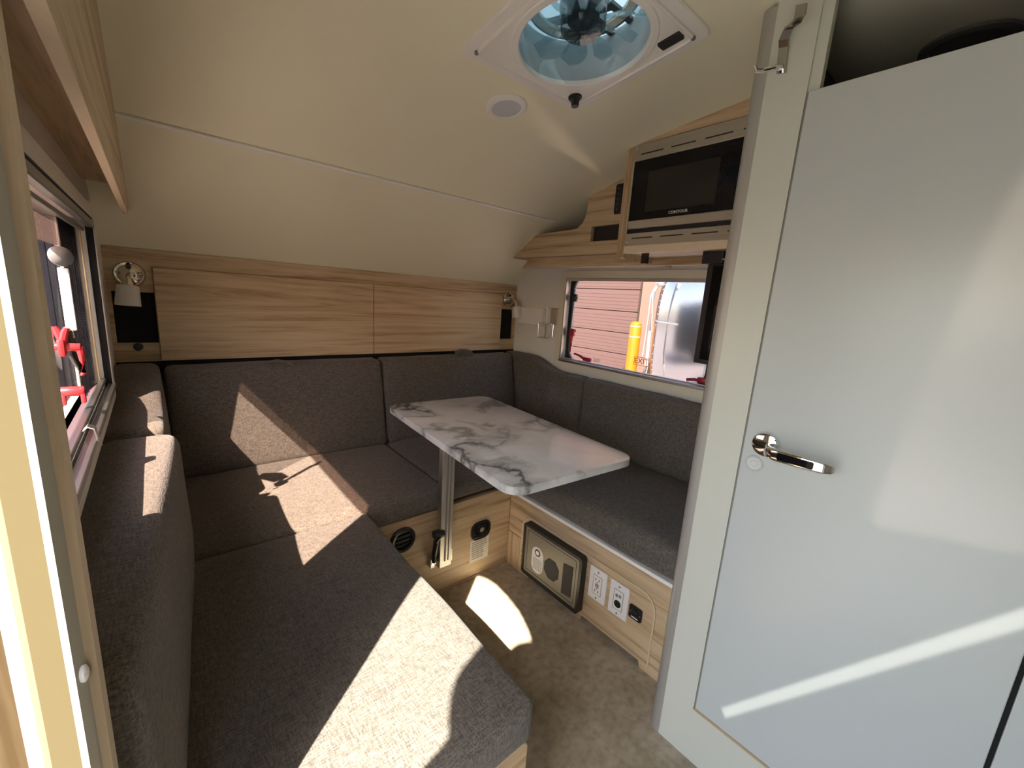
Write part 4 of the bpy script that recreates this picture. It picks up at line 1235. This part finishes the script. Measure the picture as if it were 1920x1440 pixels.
# coat hook
hk = thing('coat_hook', 'chrome double coat hook high on the closet post', 'hook', (XC, 0.37, 1.55))
b = B()
b.ribbon([(XC - 0.001, 0.366, 1.548), (XC - 0.003, 0.367, 1.565), (XC - 0.005, 0.368, 1.590), (XC - 0.010, 0.368, 1.602), (XC - 0.024, 0.358, 1.610), (XC - 0.040, 0.340, 1.606), (XC - 0.052, 0.332, 1.606), (XC - 0.055, 0.331, 1.622)], (0, 1, 0.2), 0.016, 0.006)
b.build('upper_prong', 'hookchrome', hk)
B().tube([(XC - 0.003, 0.366, 1.558), (XC - 0.020, 0.372, 1.553), (XC - 0.045, 0.386, 1.543), (XC - 0.052, 0.392, 1.542), (XC - 0.054, 0.394, 1.550)], [0.005, 0.0045, 0.0045, 0.005, 0.004], 10).build('lower_prong', 'chrome', hk, smooth=True)

# ------------------------------------------------------------------ ceiling things
FO = Vector((0.737, 0.697, ceil_z(0.697)))
sl = (ceil_z(0.84) - ceil_z(0.55)) / 0.29
fa = math.atan(sl)
FM = Matrix.Translation(FO) @ Matrix.Rotation(fa, 4, 'X')
fan = thing('roof_fan', 'square white roof fan with clear blades in the ceiling', 'fan', FO)
NS = 96
def sq(h, p=14):
    out = []
    for k in range(NS):
        a = 2 * math.pi * k / NS
        c, s = math.cos(a), math.sin(a)
        r = h / (abs(c) ** p + abs(s) ** p) ** (1 / p)
        out.append((r * c, r * s))
    return out
def ci(r):
    return [(r * math.cos(2 * math.pi * k / NS), r * math.sin(2 * math.pi * k / NS)) for k in range(NS)]
def ringrows(spec):
    return [[(x, y, w) for x, y in pts] for pts, w in spec]
b = B(); b.loft(ringrows([(sq(0.190, 22), 0.004), (sq(0.1895, 22), -0.008), (sq(0.187, 22), -0.010), (sq(0.166, 30), -0.0105), (sq(0.165, 30), -0.0155), (sq(0.161, 30), -0.0165), (sq(0.158, 30), -0.0135),
                          (sq(0.156, 30), -0.0128), (ci(0.1545), -0.0128), (ci(0.152), -0.0150), (ci(0.139), -0.0150), (ci(0.1365), -0.013), (ci(0.1365), -0.004)]))
b.xf(FM).build('trim_plate', 'trimwhite', fan, smooth=True, auto=0.35)
b = B(); b.loft(ringrows([(ci(0.1368), -0.006), (ci(0.1368), 0.085), (ci(0.142), 0.085)]))
b.xf(FM).build('collar', 'collar', fan, smooth=True, auto=0.6)
hub = B()
hub.lathe([(0.0, 0.000), (0.010, 0.000), (0.040, 0.003), (0.047, 0.010), (0.049, 0.030), (0.050, 0.060), (0.0, 0.060)], (0, 0, 0.010), (0, 0, 1), 36)
hub = hub.xf(FM).build('hub', 'hubclear', fan, smooth=True)
b = B(); b.cyl((0, 0, 0.036), (0, 0, 1), 0.034, 0.045, n=28, bev=0.003); b.xf(FM).build('motor', 'motor', fan, smooth=True)
b = B()
for k in range(10):
    a = 2 * math.pi * k / 10
    b.box(0.008, 0.034, -0.0012, 0.0012, 0.0135, 0.0165)
    # rotate the last eight vertices
    b.bm.verts.ensure_lookup_table()
    bmesh.ops.rotate(b.bm, cent=(0, 0, 0), matrix=Matrix.Rotation(0 if k == 9 else 0, 3, 'Z'), verts=b.bm.verts[-8:])
    bmesh.ops.rotate(b.bm, cent=(0, 0, 0), matrix=Matrix.Rotation(a, 3, 'Z'), verts=b.bm.verts[-8:])
b.xf(FM).build('hub_spokes', 'motor', fan)
blade_me = None
for k in range(10):
    b = B()
    rows = []
    for i in range(9):
        t = i / 8
        r = 0.044 + 0.083 * t
        w = 0.013 + 0.013 * math.sin(t * math.pi * .75)
        tw = math.radians(38 - 20 * t)
        sweep = 0.15 * t * t
        ca, sa = math.cos(sweep), math.sin(sweep)
        row = []
        for (u, th) in ((-w, 0.0008), (0, 0.0012), (w, 0.0008), (w, -0.0008), (0, -0.0012), (-w, -0.0008)):
            yy = u * math.cos(tw); zz = 0.035 + u * math.sin(tw) + th - 0.010 * (1 - (u / w) ** 2)
            row.append((r * ca - yy * sa, r * sa + yy * ca, zz))
        rows.append(row)
    b.loft(rows, cap=True)
    b.xf(FM @ Matrix.Rotation(2 * math.pi * (k + .3) / 10, 4, 'Z')).build('fan_blade', 'clear', fan, smooth=True, auto=0.8)
b = B()
b.loft([[(x, y, w) for x, y in pts] for pts, w in ((sq(0.20, 12), 0.070), (sq(0.197, 12), 0.115), (sq(0.15, 6), 0.135), (sq(0.05, 3), 0.142))], cap=False)
b.xf(FM).build('lid', 'lid', fan, smooth=True)
b = B(); b.cyl((0, 0, 0.138), (0, 0, 1), 0.06, 0.006, n=32); b.xf(FM).build('lid_crown', 'lid', fan, smooth=True)
def arc_band(r0, r1, w0, w1, a0, a1, n=26):
    rows = []
    for k in range(n + 1):
        a = math.radians(a0 + (a1 - a0) * k / n)
        c, s_ = math.cos(a), math.sin(a)
        rows.append([(r0 * c, r0 * s_, w0), (r1 * c, r1 * s_, w0), (r1 * c, r1 * s_, w1), (r0 * c, r0 * s_, w1)])
    return B().loft(rows, cap=True)
arc_band(0.098, 0.118, 0.078, 0.086, -50, 140).xf(FM).build('inner_rim', 'frame_cream', fan)
arc_band(0.1185, 0.1215, 0.077, 0.086, -50, 140).xf(FM).build('rim_seal', 'motor', fan)
b = B(); b.box(0.055, 0.075, -0.05, 0.11, 0.092, 0.100); b.xf(FM @ Matrix.Rotation(0.5, 4, 'Z')).build('lift_arm', 'fanblue', fan)
b = B(); b.box(-0.136, 0.136, 0.018, 0.032, 0.078, 0.086); b.box(-0.136, 0.136, -0.032, -0.018, 0.078, 0.086); b.xf(FM).build('cross_bar', 'motor', fan)
# knob, switch, screws
def fan_local(x, y):
    return FM.inverted() @ Vector((x, y, FO.z + (y - FO.y) * sl))
kp = fan_local(0.868, 0.833)
b = B(); b.lathe([(0.0, -0.026), (0.009, -0.026), (0.0105, -0.012), (0.012, -0.008), (0.0165, -0.007), (0.0175, -0.005), (0.0175, 0.0)], (kp.x, kp.y, -0.010), (0, 0, 1), 24); b.xf(FM).build('crank_knob', 'black', fan, smooth=True)
sp = fan_local(0.865, 0.57)
b = B(); b.box(-0.0115, 0.0115, -0.024, 0.024, -0.019, -0.010, 0.0015); b.xf(FM @ Matrix.Translation((sp.x, sp.y, 0))).build('rocker_switch', 'black', fan)
for (x, y) in ((0.574, 0.855), (0.895, 0.537), (0.895, 0.861)):
    q = fan_local(x, y)
    b = B(); b.cyl((q.x, q.y, -0.012), (0, 0, -1), 0.0045, 0.005, n=14); b.xf(FM).build('screw', 'ink', fan, smooth=True)

lo_ = Vector((0.766, 0.985, ceil_z(0.985)))
ls = (ceil_z(1.03) - ceil_z(0.94)) / 0.09
LM = Matrix.Translation(lo_) @ Matrix.Rotation(math.atan(ls), 4, 'X')
lt = thing('ceiling_light', 'round flush ceiling light with a grey frosted lens beside the roof fan', 'ceiling light', lo_)
b = B(); b.lathe([(0.040, -0.006), (0.041, -0.0085), (0.050, -0.0075), (0.0555, -0.003), (0.056, 0.002)], (0, 0, 0), (0, 0, 1), 48); b.xf(LM).build('bezel', 'trimwhite', lt, smooth=True)
b = B(); b.lathe([(0.0, -0.0075), (0.030, -0.0072), (0.0402, -0.006), (0.0402, 0.002)], (0, 0, 0), (0, 0, 1), 48); b.xf(LM).build('lens', 'lens', lt, smooth=True)

# ------------------------------------------------------------------ outside the windows
GZ = -0.45
gr = struct(B().box(-40, 40, -40, 40, GZ - 0.1, GZ).build('ground', 'asphalt'))
gw = struct(B().box(6.2, 6.5, -6, 4.03, GZ, 4.5).build('wall_outside', 'pinkwall'))
gd = thing('garage_door', 'pinkish sectional roller door outside the right window', 'garage door', (6.25, 6.2, GZ))
for k in range(13):
    z0 = GZ + k * 0.37
    o = B().box(6.2, 6.26, 4.08, 8.6, z0 + 0.006, z0 + 0.37 - 0.006, 0.005).build('door_panel', 'pink', gd)
    b = B()
    for j in range(5):
        b.box(6.1965, 6.2, 4.08, 8.6, z0 + 0.045 + j * 0.06, z0 + 0.062 + j * 0.06)
    b = b.build('panel_ribs', 'pink', o); b['kind'] = 'stuff'
B().box(6.24, 6.27, 4.03, 8.7, GZ, 4.1).build('backing', 'kick', gd)
bo = thing('bollard', 'yellow sleeved bollard standing outside the right window', 'bollard', (5.5, 3.61, GZ))
B().lathe([(0.088, 0.0), (0.088, 1.28), (0.080, 1.325), (0.05, 1.35), (0.0, 1.356)], (5.5, 3.61, GZ), (0, 0, 1), 32).build('sleeve', 'yellow', bo, smooth=True)
for z in (1.12, 1.275):
    B().lathe([(0.0885, z), (0.0895, z + .008), (0.0885, z + .016)], (5.5, 3.61, GZ), (0, 0, 1), 32).build('band', 'ink', bo, smooth=True)
B().lathe([(0.14, 0.0), (0.14, 0.10), (0.09, 0.16)], (5.5, 3.61, GZ), (0, 0, 1), 24).build('base', 'rubber', bo, smooth=True)

# polished aluminium travel trailer, its rounded end towards us
tr = thing('travel_trailer', 'polished aluminium travel trailer parked outside the right window', 'trailer', (6.0, 1.2, GZ))
def tsec(x, shrink):
    """outline of the shell in (y, z) at depth x"""
    out = []
    W, H, zc = 1.18 * shrink, 1.12 * shrink, 0.92
    for k in range(48):
        a = 2 * math.pi * k / 48
        c, s = math.cos(a), math.sin(a)
        e = 0.55 if s > 0 else 0.35
        out.append((x, 1.74 + W * math.copysign(abs(c) ** e, c), zc + H * math.copysign(abs(s) ** (0.75 if s > 0 else 0.5), s)))
    return out
rows = [tsec(4.40, 0.35), tsec(4.43, 0.62), tsec(4.52, 0.80), tsec(4.70, 0.92), tsec(4.95, 0.985), tsec(5.3, 1.0), tsec(9.5, 1.0)]
b = B(); b.loft(rows, cap=True)
b.build('shell', 'mirror', tr, smooth=True)
# belt moulding and rivet rows following the shell
def shell_pt(x, a, off=0.004):
    best = None
    xsn = [(4.40, 0.35), (4.43, 0.62), (4.52, 0.80), (4.70, 0.92), (4.95, 0.985), (5.3, 1.0), (9.5, 1.0)]
    for (xa, sa), (xb, sb) in zip(xsn, xsn[1:]):
        if xa <= x <= xb:
            best = sa + (sb - sa) * (x - xa) / (xb - xa)
    W, H, zc = 1.18 * best + off, 1.12 * best + off, 0.92
    c, s = math.cos(a), math.sin(a)
    e = 0.55 if s > 0 else 0.35
    return (x - off, 1.74 + W * math.copysign(abs(c) ** e, c), zc + H * math.copysign(abs(s) ** (0.75 if s > 0 else 0.5), s))
for ang in (0.02, 0.9):
    B().tube([shell_pt(x, ang, 0.006) for x in (4.42, 4.46, 4.52, 4.6, 4.7, 4.82, 4.95, 5.1, 5.3, 7.0, 9.4)], 0.012, 8).build('belt_moulding', 'alu', tr, smooth=True)
for x in (4.56, 4.88):
    b = B()
    for k in range(90):
        p = shell_pt(x, 2 * math.pi * k / 90, 0.0)
        b.cyl(p, (-0.8, 0, 0.2), 0.007, 0.006, n=6)
    o = b.build('rivet_row', 'alu', tr); o['kind'] = 'stuff'
# awning arm up the near corner
ar = B()
ar.tube([(4.36, 2.66, 0.10), (4.36, 2.655, 0.45), (4.36, 2.665, 0.85), (4.36, 2.68, 1.30), (4.38, 2.64, 1.41)], 0.022, 10)
ar.tube([(4.36, 2.72, 0.55), (4.36, 2.71, 0.85), (4.36, 2.71, 1.25), (4.38, 2.66, 1.40)], 0.011, 10)
ar.box(4.33, 4.40, 2.58, 2.66, 1.36, 1.44, 0.012)
ar.build('awning_arm', 'aluz', tr, smooth=True)

# black netting hanging in folds outside, behind the left window
b = B()
ra, rb_ = [], []
for k in range(81):
    t = k / 80
    x = -0.205 - 0.34 * t
    y = 2.05 + 0.022 * math.sin(t * 2 * math.pi * 8) + 0.05 * t
    ra.append(b.bm.verts.new((x, y, GZ + 0.9))); rb_.append(b.bm.verts.new((x, y, 1.55)))
for k in range(80):
    b.bm.faces.new((ra[k], ra[k + 1], rb_[k + 1], rb_[k]))
tag(b.build('netting', 'netting', smooth=True), 'black netting hanging in folds outside the left window', 'netting')

# left side: what shows through the left window
dk = thing('parked_van', 'dark parked van seen through the left window', 'van', (-1.1, 6.0, GZ))
B().prism([(4.2, GZ + 0.35), (8.6, GZ + 0.35), (8.6, 1.7), (4.9, 1.7), (4.35, 1.0), (4.2, 0.7)], 0, -2.2, -0.50, 0.05).build('body', 'vandark', dk, smooth=True)
B().box(-1.95, -0.75, 4.30, 4.36, 0.75, 0.95, 0.01).build('grille', 'white', dk)
for x in (-2.0, -0.62):
    B().cyl((x, 5.0, GZ + 0.33), (1, 0, 0), 0.33, 0.14, n=28, bev=0.03).build('wheel', 'rubber', dk, smooth=True)
B().box(-1.9, -0.85, 4.62, 4.66, 1.12, 1.55).xf(Matrix.Identity(4)).build('windscreen', 'glassblack', dk)

# ------------------------------------------------------------------ the person taking the picture, standing on the step outside the doorway
struct(B().box(-0.95, -0.20, -0.75, 0.30, -0.26, -0.20, 0.01).build('trim_2', 'asphalt'))
def person():
    t_loc = Vector((-0.53, -0.37, -0.20))
    V, E, Rr, Sk = [], [], [], []
    def v(p, r, parent=None, r2=None):
        V.append(Vector(p)); Rr.append((r, r2 or r))
        if parent is not None:
            E.append((parent, len(V) - 1))
        return len(V) - 1
    pel = v((-0.52, -0.36, 0.70), 0.15, r2=0.11)
    spi = v((-0.50, -0.33, 0.90), 0.135, pel, 0.10)
    che = v((-0.475, -0.305, 1.12), 0.15, spi, 0.11)
    upc = v((-0.46, -0.29, 1.22), 0.11, che, 0.08)
    nek = v((-0.435, -0.265, 1.30), 0.055, upc)
    hb_ = v((-0.415, -0.245, 1.38), 0.085, nek)
    hd_ = v((-0.410, -0.240, 1.46), 0.092, hb_)
    v((-0.415, -0.245, 1.535), 0.055, hd_)
    v((-0.338, -0.160, 1.41), 0.018, hb_)
    rt = Vector((0.756, -0.654, 0))
    # legs
    for sg in (-1, 1):
        h = v(Vector((-0.52, -0.36, 0.62)) + rt * 0.09 * sg, 0.085, pel)
        k = v(Vector((-0.51, -0.35, 0.25)) + rt * 0.10 * sg, 0.058, h)
        a = v(Vector((-0.54, -0.38, -0.13)) + rt * 0.10 * sg, 0.042, k)
        v(Vector((-0.44, -0.27, -0.165)) + rt * 0.11 * sg, 0.034, a)
    hands = []
    sL = v((-0.585, -0.185, 1.22), 0.065, upc); eL = v((-0.42, -0.095, 1.10), 0.046, sL); wL = v((-0.135, 0.008, 1.055), 0.030, eL)
    hL = v((-0.085, 0.006, 1.105), 0.032, wL, 0.02)
    sR = v((-0.36, -0.40, 1.24), 0.068, upc); eR = v((-0.265, -0.245, 1.205), 0.058, sR); wR = v((-0.02, -0.085, 1.08), 0.030, eR)
    hR = v((0.020, -0.070, 1.09), 0.032, wR, 0.02)
    for h, sg in ((hL, 1), (hR, -1)):
        base = V[h].copy()
        for k, ln in enumerate((0.045, 0.052, 0.050, 0.042)):
            o = base + Vector((0, 0, 0.022 - 0.014 * k))
            f1 = v(o + rt * sg * 0.018 + Vector((-0.018, -0.016, 0)), 0.009, h)
            v(o + rt * sg * (0.018 + ln * .5) + Vector((-0.022, -0.020, 0)), 0.008, f1)
        f1 = v(base + rt * sg * 0.015 + Vector((-0.012, -0.026, 0.028)), 0.010, h)
        v(base + rt * sg * 0.040 + Vector((-0.020, -0.034, 0.026)), 0.009, f1)
    me = bpy.data.meshes.new('person')
    me.from_pydata([p - t_loc for p in V], E, [])
    o = bpy.data.objects.new('person', me)
    COL.objects.link(o); o.location = t_loc
    md = o.modifiers.new('skin', 'SKIN')
    for i, sv in enumerate(me.skin_vertices[0].data):
        sv.radius = Rr[i]
        sv.use_root = (i == 0)
    sb = o.modifiers.new('sub', 'SUBSURF'); sb.levels = 2; sb.render_levels = 2
    dg = bpy.context.evaluated_depsgraph_get()
    nm = bpy.data.meshes.new_from_object(o.evaluated_get(dg))
    o.modifiers.clear()
    o.data = nm
    nm.materials.clear(); nm.materials.append(M['cloth_dark']); nm.materials.append(M['skin'])
    for p in nm.polygons:
        c = p.center + t_loc
        p.use_smooth = True
        if c.z > 1.305 or (c.x > -0.15 and abs(c.z - 1.09) < 0.075 and c.y > -0.17):
            p.material_index = 1
    tag(o, 'person in a navy jacket standing in the doorway holding up a phone', 'person')
    b = B(); b.lathe([(0.0, 0.108), (0.055, 0.095), (0.090, 0.050), (0.100, 0.0), (0.094, -0.03)], (-0.418, -0.249, 1.46), (-0.15, -0.18, 1), 28)
    b.build('hair', 'hair', o, smooth=True)
    for sg in (-1, 1):
        B().lathe([(0, 0.006), (0.008, 0.004), (0.011, 0.0)], Vector((-0.345, -0.167, 1.445)) + rt * 0.032 * sg, (0.65, 0.75, 0), 14).build('eye', 'white', o, smooth=True)
    B().box(-0.352, -0.335, -0.185, -0.155, 1.365, 1.372).build('mouth', 'reddark', o)
    ph = thing('phone', 'black phone held up in the doorway by the photographer', 'phone', (-0.02, -0.024, 1.08))
    mt = Matrix.Translation((-0.021, -0.0245, 1.10)) @ Matrix((rt, Vector((0.654, 0.756, 0)), Vector((0, 0, 1)))).transposed().to_4x4()
    B().box(-0.073, 0.073, -0.004, 0.004, -0.036, 0.036, 0.003).xf(mt).build('phone_body', 'black', ph)
person()
